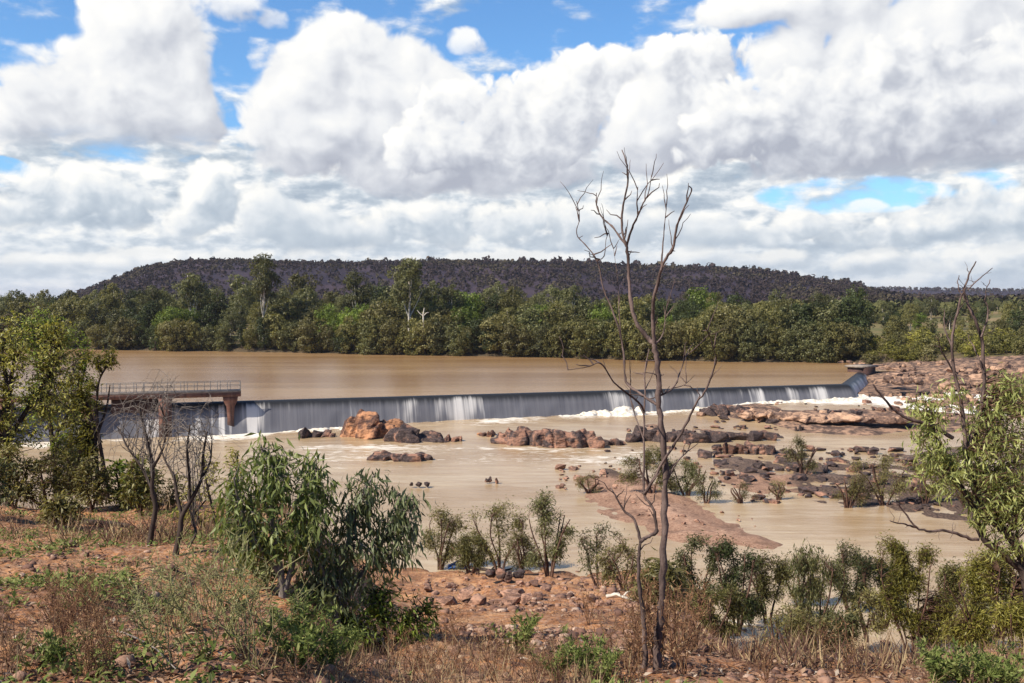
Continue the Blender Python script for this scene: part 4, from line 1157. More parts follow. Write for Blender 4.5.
plant('gum_tree', 'thin leaning tree with two dark trunks and a yellow spray of leaves over the water', 'tree', (100, 500), [
    ([(100, 500), (97, 470), (95, 440), (90, 412), (80, 390), (72, 365)], 2.6, 1.0), ([(108, 499), (104, 468), (98, 430), (97, 400), (100, 378), (112, 360)], 2.3, .8), ([(95, 440), (106, 410), (110, 385)], 1.8, .6, .2)],
    [(100, 360, 20, 10), (112, 354, 10, 6), (76, 385, 22, 16), (66, 415, 20, 22), (86, 402, 16, 12), (86, 440, 16, 24), (70, 460, 24, 26)], 260, 18, 0.085, 0.34, .3, L_YELLOW, B_DARK, D=20, seed=16, twig_r=.006)
plant('shrub', 'brownish shrub filling the shade under the left-edge trees'.replace('left-edge trees', 'trees at the clearing'), 'shrub', (48, 512), [([(48, 512), (44, 490), (40, 468)], 2, .8), ([(49, 510), (66, 488), (76, 470)], 2, .8, .3), ([(47, 510), (24, 492), (14, 476)], 2, .8)],
    [(20, 470, 24, 22), (55, 470, 28, 24), (84, 482, 20, 20), (40, 495, 34, 12)], 170, 12, 0.08, 0.3, .2, L_BROWN, B_RED, seed=17)
plant('shrub', 'fresh green broad-leaved shrub at the foot of the thin leaning tree', 'shrub', (124, 508), [([(124, 508), (120, 490), (116, 472)], 2, .8), ([(125, 507), (136, 488), (142, 470)], 2, .8, .2)],
    [(118, 478, 16, 20), (138, 478, 14, 24), (128, 496, 20, 10), (146, 494, 10, 12)], 120, 10, 0.10, 0.45, .3, L_BRIGHT, B_DARK, seed=18)
plant('shrub', 'pale twiggy shrub screening the water behind the bare shrubs', 'shrub', (220, 548), [([(220, 548), (214, 515), (206, 480), (204, 455)], 2, .7), ([(221, 546), (230, 510), (236, 478), (238, 452)], 2, .7, .2), ([(219, 545), (196, 515), (182, 490)], 1.6, .6)],
    [(205, 478, 20, 26), (232, 475, 18, 30), (214, 515, 30, 26), (186, 505, 16, 20), (170, 530, 14, 14)], 190, 9, 0.06, 0.26, .3, L_YELLOW, B_DARK, D=14, seed=19)
plant('shrub', 'olive shrub between the thin leaning tree and the bare shrubs', 'shrub', (160, 520), [([(160, 520), (156, 496), (150, 474)], 2, .7), ([(161, 519), (172, 496), (178, 480)], 2, .7)],
    [(152, 480, 18, 18), (174, 488, 14, 18), (160, 504, 24, 12)], 110, 10, 0.075, 0.3, .3, L_OLIVE, B_DARK, D=17, seed=20)

for i, (lab, b_, top_, w_, lf) in enumerate([
    ('dusky thicket shrub round the trunk of the yellow-green tree', (14, 510), 440, 60, 'L_BROWN'), ('olive thicket shrub under the bright bushy tree', (64, 508), 436, 56, 'L_OLIVE'),
    ('dry brown shrub between the thin leaning tree and the bushy tree', (92, 512), 452, 40, 'L_BROWN'), ('grey thicket shrub at the very edge of the clearing', (-12, 520), 440, 60, 'L_GREY'), ('leafy olive shrub behind the crooked bare shrub', (140, 516), 450, 44, 'L_OLIVE'), ('low brown shrub beside the dark shadowy clump', (60, 530), 492, 50, 'L_BROWN')]):
    h_ = b_[1] - top_
    plant('shrub', lab, 'shrub', b_, [([b_, (b_[0] - w_ * .12, b_[1] - h_ * .5), (b_[0] - w_ * .2, top_ + h_ * .2)], 1.5, .5), ([b_, (b_[0] + w_ * .15, b_[1] - h_ * .4), (b_[0] + w_ * .28, top_ + h_ * .25)], 1.5, .5, .3)],
          [(b_[0] + dx * w_, b_[1] - t_ * h_, w_ * .24, h_ * .17) for dx, t_ in ((-.3, .3), (.3, .3), (0, .25), (-.22, .6), (.24, .58), (0, .8), (.05, .5))], 150, 11, .085, .3, .25, globals()[lf], B_RED, seed=300 + i)

# bare twiggy shrubs
def bare(label, stems, twig_from, n, box_lobes, D, seed):
    r = np.random.default_rng(seed)
    b = stems[0][0][0]
    g = ground_at(*b); D = g.y; base = np.array(g); k = D / F
    o = thing('bare_shrub', label, 'shrub', tuple(g))
    mb = MB(); ends = []
    for pix, r0, r1, dd in stems:
        p = trace(pix, D, base, dd)
        if pix[0] == b: p[0][2] -= 0.1
        tube(mb, p, np.linspace(r0 * k, r1 * k, len(p)), 6, .05)
        ends.append(p[int(len(p) * twig_from):])
    link('stem', mb.mesh('stem', B_DARK), o)
    ends = np.concatenate(ends); tb = MB()
    for i in range(n):
        a = ends[r.integers(len(ends))]
        l = box_lobes[r.integers(len(box_lobes))]
        c = np.array(at(l[0] + r.uniform(-l[2], l[2]), l[1] + r.uniform(-l[3], l[3]), D + r.uniform(-.5, .5))) - base
        p = wander(a, c, 7, 0.045, r, 0.22)
        tube(tb, p, np.linspace(.0055, .0018, 7), 3)
        for q in range(3):
            s_ = p[r.integers(2, 6)]; e = s_ + r.standard_normal(3) * np.array([.16, .14, .12]) + np.array([0, 0, -.03])
            tube(tb, wander(s_, e, 4, .08, r, .12), np.linspace(.003, .001, 4), 3)
    link('twigs', tb.mesh('twigs', B_GREY), o)
    return o
bare('bare shrub with one crooked dark stem and a grey tangle of dead twigs', [
    ([(149, 546), (153, 524), (155.5, 506), (152, 489), (153, 468), (149, 448), (143, 424), (138.6, 404)], 3.2, 1.0, 0), ([(152, 489), (142, 468), (128, 448), (120, 430)], 1.6, .6, .3), ([(153, 468), (163, 448), (166, 425), (160, 405)], 1.6, .6, -.2)],
    0.35, 60, [(125, 420, 34, 20), (155, 405, 26, 18), (140, 440, 36, 20), (168, 390, 10, 16)], 12, 31)
bare('bare shrub with several forked dark stems beside the crooked one', [
    ([(175, 556), (180, 533), (182, 517), (191, 500), (201, 480), (203, 456), (207, 432)], 3.4, 1.0, 0), ([(182, 517), (177, 495), (174, 477), (165, 460), (158, 440)], 2.0, .7, .3), ([(190, 500), (189, 476), (187, 450), (190, 425)], 1.8, .7, -.2), ([(188, 548), (196, 532), (192, 518), (206, 500)], 1.8, .8, .2), ([(201, 480), (210, 462), (212, 440)], 1.5, .6, .1)],
    0.45, 60, [(180, 430, 26, 24), (205, 425, 14, 26), (170, 450, 30, 22), (200, 460, 18, 24)], 11, 32)

# ------------------------------------------------------------------ the tall dead tree, limb by limb
gd = ground_at(656, 672); DD = gd.y; bd = np.array(gd)
dt = thing('dead_tree', 'tall bare dead tree reaching above the hill with two forked crowns', 'dead tree', tuple(gd))
def limb(name, pix, r0, r1, parent, dd=0.0, sides=7, d0=0.0):
    mb = MB(); k = DD / F
    P_ = [(q[0], q[1], d0 + dd * i / max(1, len(pix) - 1)) for i, q in enumerate(pix)]
    p = trace(P_, DD, bd, k=5)
    rr_ = np.linspace(r0 * k * .70, r1 * k * .58, len(p)) * (1 + 0.10 * RNG.standard_normal(len(p)))
    p = p + RNG.standard_normal(p.shape) * np.array([.22, .22, .15]) * rr_[:, None]
    tube(mb, p, rr_, sides, 0.06)
    # short dead spurs
    for _ in range(max(1, len(p) // 7)):
        s_ = p[RNG.integers(1, len(p))]; e = s_ + RNG.standard_normal(3) * np.array([.07, .06, .05]) + np.array([0, 0, .06])
        tube(mb, wander(s_, e, 4, .06, RNG), np.linspace(.006, .002, 4), 4)
    if name != 'trunk':
        for _ in range(2):                      # fine twigs near the end
            s_ = p[RNG.integers(len(p) // 2, len(p))]; e = s_ + RNG.standard_normal(3) * np.array([.10, .10, .06]) + np.array([0, 0, .20])
            tube(mb, wander(s_, e, 6, .03, RNG, .04), np.linspace(.0042, .0014, 6), 4)
    return link(name, mb.mesh(name, B_DEAD), parent)
tk = limb('trunk', [(656.5, 680), (657.5, 650), (658.7, 632), (662, 600), (663.5, 560), (665, 503), (665.5, 462), (661, 421), (658.5, 402), (657.4, 361), (654.6, 345)], 6.2, 4.0, dt)
limb('limb', [(654.6, 345), (646, 336), (634, 316), (630, 292), (628.7, 267), (626.7, 247), (621.8, 228), (623, 205), (628, 181), (626, 162), (622, 150)], 3.4, .9, dt, .4)
limb('branch', [(626.7, 247), (613.6, 228), (603, 218), (597, 207.7), (596.3, 193)], 1.7, .7, dt, .5, 5, .25)
limb('branch', [(626.7, 247), (632, 228), (638, 216), (642, 205.6), (648.4, 193), (651.3, 177)], 1.8, .6, dt, -.5, 5, .25)
limb('branch', [(638, 216), (637, 201), (638, 187)], 1.2, .6, dt, -.1, 5, .05)
limb('limb', [(654.6, 345), (652.5, 316), (654.6, 296), (660.7, 271), (666.8, 257), (673, 248.6), (677, 226), (683, 210), (691.4, 191), (689.4, 186)], 3.0, .8, dt, -.5)
limb('branch', [(660.7, 271), (662.8, 246), (664.8, 222), (666.8, 201)], 1.4, .5, dt, .3, 5, -.2)
limb('limb', [(645, 668), (644, 628), (640, 590), (638.5, 560), (640, 541), (634, 520), (623.5, 510), (615, 495), (611, 488)], 3.6, 1.2, dt, .3, 7, -.15)
limb('limb', [(640, 541), (649, 536), (656, 531), (655, 515), (650, 503), (644, 494), (644, 462), (644, 421), (645, 395), (645, 370), (649, 349)], 3.0, .9, dt, .2, 6, 0)
limb('branch', [(645, 494), (648, 489), (663, 462), (679, 437), (690, 416), (698, 400), (703.7, 394), (714, 369), (716, 357), (710, 337), (705.7, 328)], 2.4, .6, dt, -.7, 6, .1)
limb('branch', [(666, 480), (669, 477), (677, 462), (687, 452), (698, 443.5)], 1.8, .7, dt, .5, 5, 0)
limb('branch', [(658, 405), (648, 399), (638, 392), (626, 382), (624, 357), (620, 333), (611.5, 308), (603, 287), (597, 261), (587, 246.6), (576.6, 234), (579.5, 218), (576.6, 201)], 2.2, .6, dt, .9, 6, .05)
limb('branch', [(644, 412), (640, 404), (628, 394), (613.5, 382), (601, 363.5), (587, 367), (568, 370)], 1.8, .5, dt, -.8, 5, .1)
limb('branch', [(622, 345), (619, 310), (618, 283), (613.5, 248.6)], 1.1, .4, dt, .3, 5, .6)
limb('branch', [(660, 396), (673, 388), (681, 369.6), (687, 353), (693.5, 343)], 1.5, .5, dt, .6, 5, 0)
limb('branch', [(673, 388), (684, 385), (695, 375)], .9, .4, dt, .3, 4, .25)
limb('branch', [(644, 440), (634, 412), (630, 395), (631, 380)], 1.2, .5, dt, .5, 5, .1)
limb('branch', [(655, 345), (662, 336), (665, 322), (664, 306)], 1.4, .5, dt, .3, 5, 0)
limb('branch', [(597, 261), (604, 256), (606, 240), (609, 232)], .9, .4, dt, .1, 4, .65)

# tree at the right edge: dead limbs above, grey-green leaves below
def right_tree():
    D = 14.0
    g = at(1030, 600, D); g = Vector((g.x, g.y, gz(g.x, g.y))); base = np.array(g); k = D / F
    o = thing('gum_tree', 'leaning gum at the edge of the view with dead bare limbs above its leaves', 'tree', tuple(g))
    lines = [
        ([(1034, 640), (1024, 578), (1008, 557), (983, 537), (973, 506), (957, 480), (937, 440), (930, 420)], 4.5, 1.5, 0), ([(1040, 600), (1014, 542), (988, 516), (975, 490), (966, 455), (965, 440)], 5, 2.4, .3),
        ([(966, 450), (972, 437), (981, 410), (984, 373), (981, 337), (968, 304), (964, 291), (969, 275), (976, 262)], 2.4, .6, .2), ([(966, 450), (963, 420), (961, 400), (955, 373), (952, 342), (956, 318), (962, 296), (966, 288)], 2.2, .7, -.2),
        ([(952, 438), (935, 427), (916, 421), (900, 414), (891, 407), (882, 396), (873, 385)], 2.2, .8, -.4), ([(978, 540), (966, 537), (947, 531), (930, 531), (916, 527), (904, 512), (897, 503)], 1.9, .6, -.3), ([(916, 527), (905, 524), (890, 521)], 1.2, .5, -.3),
        ([(981, 337), (988, 315), (985, 295), (990, 280)], .9, .4, .3), ([(952, 345), (944, 328), (945, 310)], 1.0, .4, .2), ([(955, 373), (942, 352), (938, 338)], 1.0, .4, -.3), ([(984, 373), (975, 350), (968, 335)], .9, .4, .3), ([(964, 300), (958, 288), (959, 275)], .7, .35, .1), ([(968, 290), (980, 278), (992, 268)], .7, .35, .1)]
    mb = MB(); dead = MB(); nodes = []
    for i, (pix, a, b, dd) in enumerate(lines):
        p = trace(pix, D, base, dd); p = p + RNG.standard_normal(p.shape) * .006
        tube(mb if i < 2 else dead, p, np.linspace(a * k, b * k, len(p)), 6, .05)
        if i < 4: nodes.append(p[:int(len(p) * (1 if i < 2 else .4))])
        if i >= 2:
            for _ in range(len(p) // 3):
                s_ = p[RNG.integers(2, len(p))]; e = s_ + RNG.standard_normal(3) * np.array([.12, .1, .09]) + np.array([0, 0, .05])
                tube(dead, wander(s_, e, 4, .1, RNG), np.linspace(.005, .002, 4), 3)
    nodes = np.concatenate(nodes)
    link('trunk', mb.mesh('trunk', B_DARK), o); link('dead_limbs', dead.mesh('dead_limbs', B_DEAD), o)
    r = np.random.default_rng(41); B, Dr = [], []; tb = MB()
    lobes = [(930, 405, 22, 26), (950, 385, 16, 12), (1005, 400, 26, 26), (985, 425, 22, 22), (925, 445, 20, 26), (960, 465, 28, 24), (1000, 455, 34, 34), (930, 478, 24, 22), (985, 500, 26, 26), (1012, 500, 22, 34), (1005, 540, 22, 18), (1040, 450, 30, 80), (1015, 385, 16, 14)]
    ar = np.array([l[2] * l[3] for l in lobes], float)
    for i in range(760):
        l = lobes[r.choice(len(lobes), p=ar / ar.sum())]
        c = np.array(at(l[0], l[1], D)) - base; d = unit(r.standard_normal(3))
        tip = c + d * np.array([l[2] * k, .55, l[3] * k]) * r.uniform(.5, 1)
        j = np.argmin(((nodes - tip + np.array([0, 0, .15])) ** 2).sum(1) * r.uniform(.6, 1.4, len(nodes)))
        tw = wander(nodes[j], tip, 5, .06, r, .1); tube(tb, tw, np.linspace(.008, .002, 5), 3)
        m = r.integers(6, 14); t_ = r.uniform(.4, 1, m)
        B.append(np.stack([np.interp(t_, np.linspace(0, 1, 5), tw[:, q]) for q in range(3)], 1) + r.standard_normal((m, 3)) * .05)
        Dr.append(np.array([0, 0, -.7]) + r.standard_normal((m, 3)) * .5)
    B, Dr = np.concatenate(B), np.concatenate(Dr); n = len(B); fb = MB(); ll = .125 * r.uniform(.6, 1.3, n)
    leaves(fb, B, Dr, r.standard_normal((n, 3)), ll, ll * .19, .3, .08)
    link('crown', fb.mesh('crown', L_EDGE), o); link('twigs', tb.mesh('twigs', B_RED), o)
right_tree()

# ------------------------------------------------------------------ shrubs along the river
def willow(label, base_px, top, w, leaf, seed, lean=0.0, n_tips=150, per=16, ll=0.23, lw=.26, droop=.4, group=None, D=None, name='shrub', bark=None, stem_px=1.5):
    px, py = base_px; h = py - top; w = w * 1.2
    rr = random.Random(seed)
    stems, lobes = [], []
    for s in range(rr.choice([4, 5, 6])):
        q = rr.uniform(-1, 1); e = px + lean * w + q * .40 * w
        stems.append(([(px + q * 3, py), (px + (e - px) * .35 + rr.uniform(-2, 2), py - h * .22), (px + (e - px) * .75 + rr.uniform(-3, 3), py - h * .48), (e, py - h * (.80 - .18 * abs(q)))], stem_px * rr.uniform(.6, 1), .5, rr.uniform(-.8, .8)))
    n_l = rr.choice([9, 11, 14]); lean = lean + rr.uniform(-.22, .22)
    for s in range(n_l):
        t_ = .14 + .78 * (s + rr.random()) / n_l; ww = w * .5 * math.sin(math.pi * min(1, .22 + .66 * t_)) ** .8
        lobes.append((px + lean * w * t_ + rr.uniform(-.8, .8) * ww, py - h * t_, w * rr.uniform(.13, .24), h * rr.uniform(.08, .15)))
    return plant(name, label, 'shrub', base_px, stems, lobes, int(n_tips * 1.9), int(per * 1.1), ll * .86, lw * .85, droop, leaf, bark or B_RED, D=D, seed=seed, group=group, twig_r=.007, shell=.2, spread=.8)
W_ = willow
W_('brownish willowy shrub next to the drooping gum bush at the waterline', (440, 570), 506, 46, L_BROWN, 51)
W_('open shrub with curved visible stems at the waterline above the red bank', (500, 573), 498, 58, L_OLIVE, 52, n_tips=130)
W_('tall feathery grey-green shrub standing alone in front of the tan water', (549, 576), 486, 46, L_GREY, 53)
W_('small olive shrub between the curved-stem shrub and the feathery one', (523, 575), 530, 34, L_BROWN, 54, n_tips=80)
W_('thin straggly shrub on the red bank before the gravel bar', (598, 586), 520, 56, L_GREY, 55, n_tips=95, per=9)
W_('sparse grey shrub just beside the dead tree trunk', (625, 592), 540, 40, L_BROWN, 56, n_tips=70, per=9)
W_('upright olive shrub behind the trunk of the dead tree', (697, 612), 526, 40, L_GREY, 57)
W_('dense dark shrub with a double crown beyond the dead tree', (738, 634), 530, 62, L_DARK, 58, n_tips=220, D=47)
W_('dark green shrub tucked behind the double-crowned one', (768, 622), 546, 46, L_OLIVE, 59, D=50)
W_('weeping shrub with trailing brown strands over the backwater', (815, 652), 540, 52, L_GREY, 60, .1, droop=.75, D=44)
W_('rounded olive shrub on the far side of the backwater', (850, 612), 540, 46, L_GREY, 61, n_tips=170, D=52)
W_('dusky shrub wedged beside the yellow-green column', (952, 622), 560, 46, L_OLIVE, 62, D=45)
W_('tall yellow-green columnar shrub over the backwater', (912, 668), 528, 76, L_YELLOW, 63, n_tips=620, D=34, ll=.15)
W_('spreading yellow-green shrub under the leaning gum', (992, 676), 540, 92, L_YELLOW, 64, n_tips=700, D=30, ll=.15)
W_('low brown brush at the near edge of the backwater', (700, 640), 590, 60, L_BROWN, 65, n_tips=90, per=8, D=46)
W_('low scrubby brush under the weeping shrub', (775, 655), 600, 56, L_BROWN, 66, n_tips=90, per=8, D=43)
W_('small scrub clump leaning on the yellow-green column', (868, 640), 585, 40, L_BROWN, 67, n_tips=90, per=9, D=44)
for i, (lab, b_, top_, w_, lf, dist) in enumerate([
    ('low olive shrub spreading at the water edge just past the dead tree', (716, 640), 584, 50, L_OLIVE, 45), ('dense olive shrub hiding the near edge of the backwater', (795, 668), 612, 50, L_BROWN, 40),
    ('dark shrub standing between the weeping shrub and the yellow-green column', (884, 626), 552, 44, L_DARK, 45), ('grey-green shrub leaning out over the backwater', (836, 662), 610, 40, L_GREY, 40),
    ('yellow-green bush at the foot of the leaning gum trunk', (1022, 680), 590, 60, L_YELLOW, 28), ('brown scrub behind the spreading yellow-green shrub', (960, 660), 596, 50, L_BROWN, 36),
    ('little dry shrub beside the bleached fallen branch', (655, 606), 566, 34, L_BROWN, None), ('brown shrub at the waterline beyond the drooping gum bush', (470, 572), 532, 40, L_OLIVE, None),
    ('broad olive shrub closing the far side of the backwater', (800, 606), 556, 46, L_OLIVE, 53), ('tall dusky shrub behind the spreading yellow-green shrub', (1000, 636), 550, 50, L_GREY, 42)]):
    W_(lab, b_, top_, w_, lf, 500 + i, D=dist, ll=.17 if dist and dist < 38 else .22)
# on the gravel bar and the rubble
W_('bushy green shrub at the upper end of the gravel bar', (652, 494), 446, 62, L_OLIVE, 70, n_tips=170, ll=.24, per=18)
W_('darker green shrub adjoining it behind the dead trunk', (686, 496), 456, 44, L_GREY, 71, n_tips=120, ll=.24, per=18)
W_('small bent shrub at the water edge of the gravel bar', (706, 504), 472, 34, L_GREY, 72, n_tips=60, ll=.2)
W_('tuft-like shrub low on the tip of the gravel bar', (590, 494), 474, 26, L_BROWN, 73, n_tips=40, ll=.2)
W_('wispy upright shrub growing among the dark rubble', (803, 474), 434, 34, L_BROWN, 74, n_tips=90, ll=.26, per=14)
W_('straggling brown shrub at the edge of the dark rubble', (848, 508), 470, 34, L_BROWN, 75, n_tips=90, ll=.2)
W_('mixed brown thicket shrub beyond the rubble bar', (884, 506), 450, 56, L_BROWN, 76, n_tips=150, ll=.22)
W_('pale green shrub at the far side of the lower channel', (925, 505), 452, 54, L_YELLOW, 77, n_tips=150, ll=.2)
W_('scrubby olive shrub half hidden by the leaning gum', (968, 508), 458, 50, L_OLIVE, 78, n_tips=130, ll=.2)
W_('stunted twiggy shrub in the shallows before the rubble', (742, 504), 480, 26, L_BROWN, 79, n_tips=30, ll=.18)
W_('second stunted twiggy shrub in the shallows by the dark stones', (780, 500), 478, 24, L_BROWN, 80, n_tips=30, ll=.18)
# ------------------------------------------------------------------ ground cover close to the camera
def mat_cover(name, stops, rough=0.85, trans=0.2):
    m, t = material(name)
    isl = t.node('NewGeometry', 8)
    c = t.ramp(isl, stops)
    d = t.node('BsdfPrincipled', Base_Color=c, Roughness=rough, Specular_IOR_Level=0.15)
    tr = t.node('BsdfTranslucent', Color=c)
    t.out(t.node('MixShader', _0=trans, _1=d, _2=tr))
    return m
C_LITTER = mat_cover('litter', [(0, (0.065, 0.035, 0.030)), (0.35, (0.15, 0.080, 0.055)), (0.7, (0.26, 0.155, 0.10)), (0.93, (0.38, 0.27, 0.19)), (1, (0.52, 0.45, 0.38))])
C_STRAW = mat_cover('dry_grass', [(0, (0.085, 0.045, 0.042)), (0.4, (0.17, 0.095, 0.070)), (0.75, (0.33, 0.235, 0.13)), (1, (0.46, 0.37, 0.22))])
C_GREEN = mat_cover('green_weeds', [(0, (0.075, 0.11, 0.025)), (0.5, (0.16, 0.20, 0.055)), (1, (0.28, 0.30, 0.11))], 0.6, 0.3)
C_STALK = mat_cover('pale_stalks', [(0, (0.19, 0.18, 0.075)), (0.6, (0.30, 0.29, 0.13)), (1, (0.38, 0.35, 0.20))], 0.7, 0.3)
C_RUST = mat_cover('rusty_stalks', [(0, (0.11, 0.052, 0.036)), (0.5, (0.22, 0.115, 0.065)), (1, (0.38, 0.25, 0.14))])

def spots(n, y0, y1, a0, a1, r, mask=None):
    """n points of ground between two distances, thinning outwards as perspective does"""
    Y = np.exp(r.uniform(math.log(y0), math.log(y1), n)); a = r.uniform(a0, a1, n)
    x = a * Y
    if mask is not None:
        k = mask(x, Y, a) > r.random(n); x, Y = x[k], Y[k]
    return np.stack([x, Y, height(x, Y)], -1)

def make_litter():
    r = np.random.default_rng(301); mb = MB()
    m = lambda x, y, a: np.clip(0.55 + 1.2 * fbm(x * .8, y * .8, octaves=3, seed=141), 0.05, 1)
    p = spots(46000, 3.6, 26, -.62, .6, r, m); n = len(p)
    p[:, 2] += r.uniform(.004, .03, n)
    d = unit(np.stack([r.standard_normal(n), r.standard_normal(n), r.standard_normal(n) * .25], -1))
    nr = np.stack([r.standard_normal(n) * .5, r.standard_normal(n) * .5, np.ones(n)], -1)
    L = r.uniform(.025, .085, n)
    leaves(mb, p, d, nr, L, L * r.uniform(.15, .5, n), .3)
    return mb.mesh('leaf_litter', C_LITTER)
tag(link('leaf_litter', make_litter()), 'fallen leaves and twigs strewn over the red soil', kind='stuff')

def blades(mb, p, r, k, h0, h1, wid, lean=.45):
    n = len(p) * k
    b = np.repeat(p, k, 0) + np.concatenate([r.standard_normal((n, 2)) * .035, np.zeros((n, 1))], 1)
    d = unit(np.concatenate([r.standard_normal((n, 2)) * lean, np.ones((n, 1))], 1))
    h = r.uniform(h0, h1, n)
    leaves(mb, b, d, np.concatenate([r.standard_normal((n, 2)), np.full((n, 1), .1)], 1), h, wid, .2, r.uniform(0, .35, (n, 1)))

def make_grass():
    r = np.random.default_rng(302); mb = MB()
    m1 = lambda x, y, a: np.clip(0.10 + 1.6 * fbm(x * .55, y * .55, octaves=3, seed=151) + 0.55 * ss(-a, .33, .5) * (1 - ss(y, 6.5, 8.5)), 0, 1)
    blades(mb, spots(2600, 3.8, 16, -.62, .6, r, m1), r, 12, .06, .26, .005)
    m2 = lambda x, y, a: np.clip(1 - ss(y, 5.2, 7.4), 0, 1) * np.clip(.35 + fbm(x * 1.1, y * 1.1, seed=152), 0, 1)
    blades(mb, spots(380, 4.2, 8, -.2, .6, r, m2), r, 12, .06, .24, .006)
    m3 = lambda x, y, a: np.clip(.4 + 1.4 * fbm(x * .4, y * .4, seed=153), 0, 1) * ss(-a, .12, .25)
    blades(mb, spots(1500, 12, 24, -.62, -.1, r, m3), r, 12, .15, .5, .010)
    m4 = lambda x, y, a: np.clip(.2 + 1.4 * fbm(x * .35, y * .35, seed=154), 0, 1) * ss(a, .12, .2)
    blades(mb, spots(900, 8, 34, .1, .6, r, m4), r, 12, .12, .40, .012)
    return mb.mesh('dry_grass', C_STRAW)
tag(link('grass', make_grass()), 'thin dry grass in purple-brown and straw tufts', kind='stuff')

def make_weeds():
    r = np.random.default_rng(303); mb = MB()
    m = lambda x, y, a: np.clip(0.22 + 2.1 * fbm(x * .75 + 4, y * .75, octaves=3, seed=161), 0, 1) * np.maximum(ss(-a, .16, .26) * ss(y, 6.6, 8.2), .55 * (1 - ss(y, 5.4, 6.6)))
    p = spots(9000, 4.2, 20, -.62, .6, r, m); k = 13; n = len(p) * k
    b = np.repeat(p, k, 0) + np.concatenate([r.standard_normal((n, 2)) * .055, r.uniform(.0, .07, (n, 1))], 1)
    d = unit(np.concatenate([r.standard_normal((n, 2)), np.abs(r.standard_normal((n, 1))) * .6], 1))
    L = r.uniform(.03, .075, n)
    leaves(mb, b, d, np.concatenate([r.standard_normal((n, 2)) * .4, np.ones((n, 1))], 1), L, L * .45, .3)
    p2 = spots(260, 4.2, 6.0, -.1, .25, r, lambda x, y, a: np.clip(.3 + 1.5 * fbm(x * 1.4, y * 1.4, seed=163), 0, 1))
    blades(mb, p2, r, 10, .08, .24, .009)
    return mb.mesh('weeds', C_GREEN)
tag(link('weeds', make_weeds()), 'low green weeds spreading over the red soil', kind='stuff')

def make_gravel():
    r = np.random.default_rng(304); mb = MB()
    ico = bmesh.new(); bmesh.ops.create_icosphere(ico, subdivisions=1, radius=1)
    iv = np.array([v.co for v in ico.verts]); fi = np.array([[v.index for v in f.verts] for f in ico.faces]); ico.free()
    m = lambda x, y, a: np.clip(.25 + 1.5 * fbm(x * .5, y * .5, octaves=3, seed=171), 0, 1) * ss(a, -.14, -.04) * (1 - ss(a, .3, .4))
    p = np.concatenate([spots(7800, 7, 50, -.16, .34, r, m), spots(1200, 4.2, 12, -.6, .4, r, lambda x, y, a: np.clip(.3 + fbm(x, y, seed=172), 0, 1))])
    for q in p:
        s = r.uniform(.012, .036) * (1 + max(0, q[1] - 6) * .075) * r.choice([1, 1, 1, 1.7])
        v = iv * r.uniform(.75, 1.25, (len(iv), 1)) * np.array([s * r.uniform(.8, 1.4), s, s * r.uniform(.45, .8)])
        c, s_ = math.cos(r.uniform(0, 6.28)), 0; a = r.uniform(0, 6.28); R = np.array([[math.cos(a), -math.sin(a), 0], [math.sin(a), math.cos(a), 0], [0, 0, 1]])
        mb.add(v @ R.T + q + np.array([0, 0, s * .25]), fi)
    return mb.mesh('gravel', mat_gravel())
def mat_gravel():
    m, t = material('gravel')
    isl = t.node('NewGeometry', 8); g = t.node('NewGeometry', 0)
    c = t.ramp(isl, [(0, (0.07, 0.042, 0.038)), (.4, (0.19, 0.105, 0.078)), (.8, (0.33, 0.20, 0.145)), (1, (0.46, 0.34, 0.27))])
    n = t.noise(g, 20, 4, .6)
    c = t.mix(n.step(.4, .65) * .5, c, (0.12, 0.07, 0.055))
    t.out(t.node('BsdfPrincipled', Base_Color=c, Roughness=.9, Specular_IOR_Level=.2, Normal=t.bump(n, .5, .02)))
    return m
tag(link('gravel', make_gravel()), 'loose red stones and gravel down the eroded bank', kind='stuff')
# larger stones of the bank, each on its own
scatter_px(REDST, 'bank_stone', 120, (424, 690, 572, 640), 0.16, 0.62, 'red stone lying on the eroded bank above the water', 'red stones on the eroded bank', 12, lambda px, py, rr: py < 585 + 50 * rr.random() ** 1.6)
scatter_px(REDST, 'bank_stone', 40, (680, 900, 622, 676), 0.15, 0.6, 'red stone lying on the eroded bank above the water', 'red stones on the eroded bank', 13)

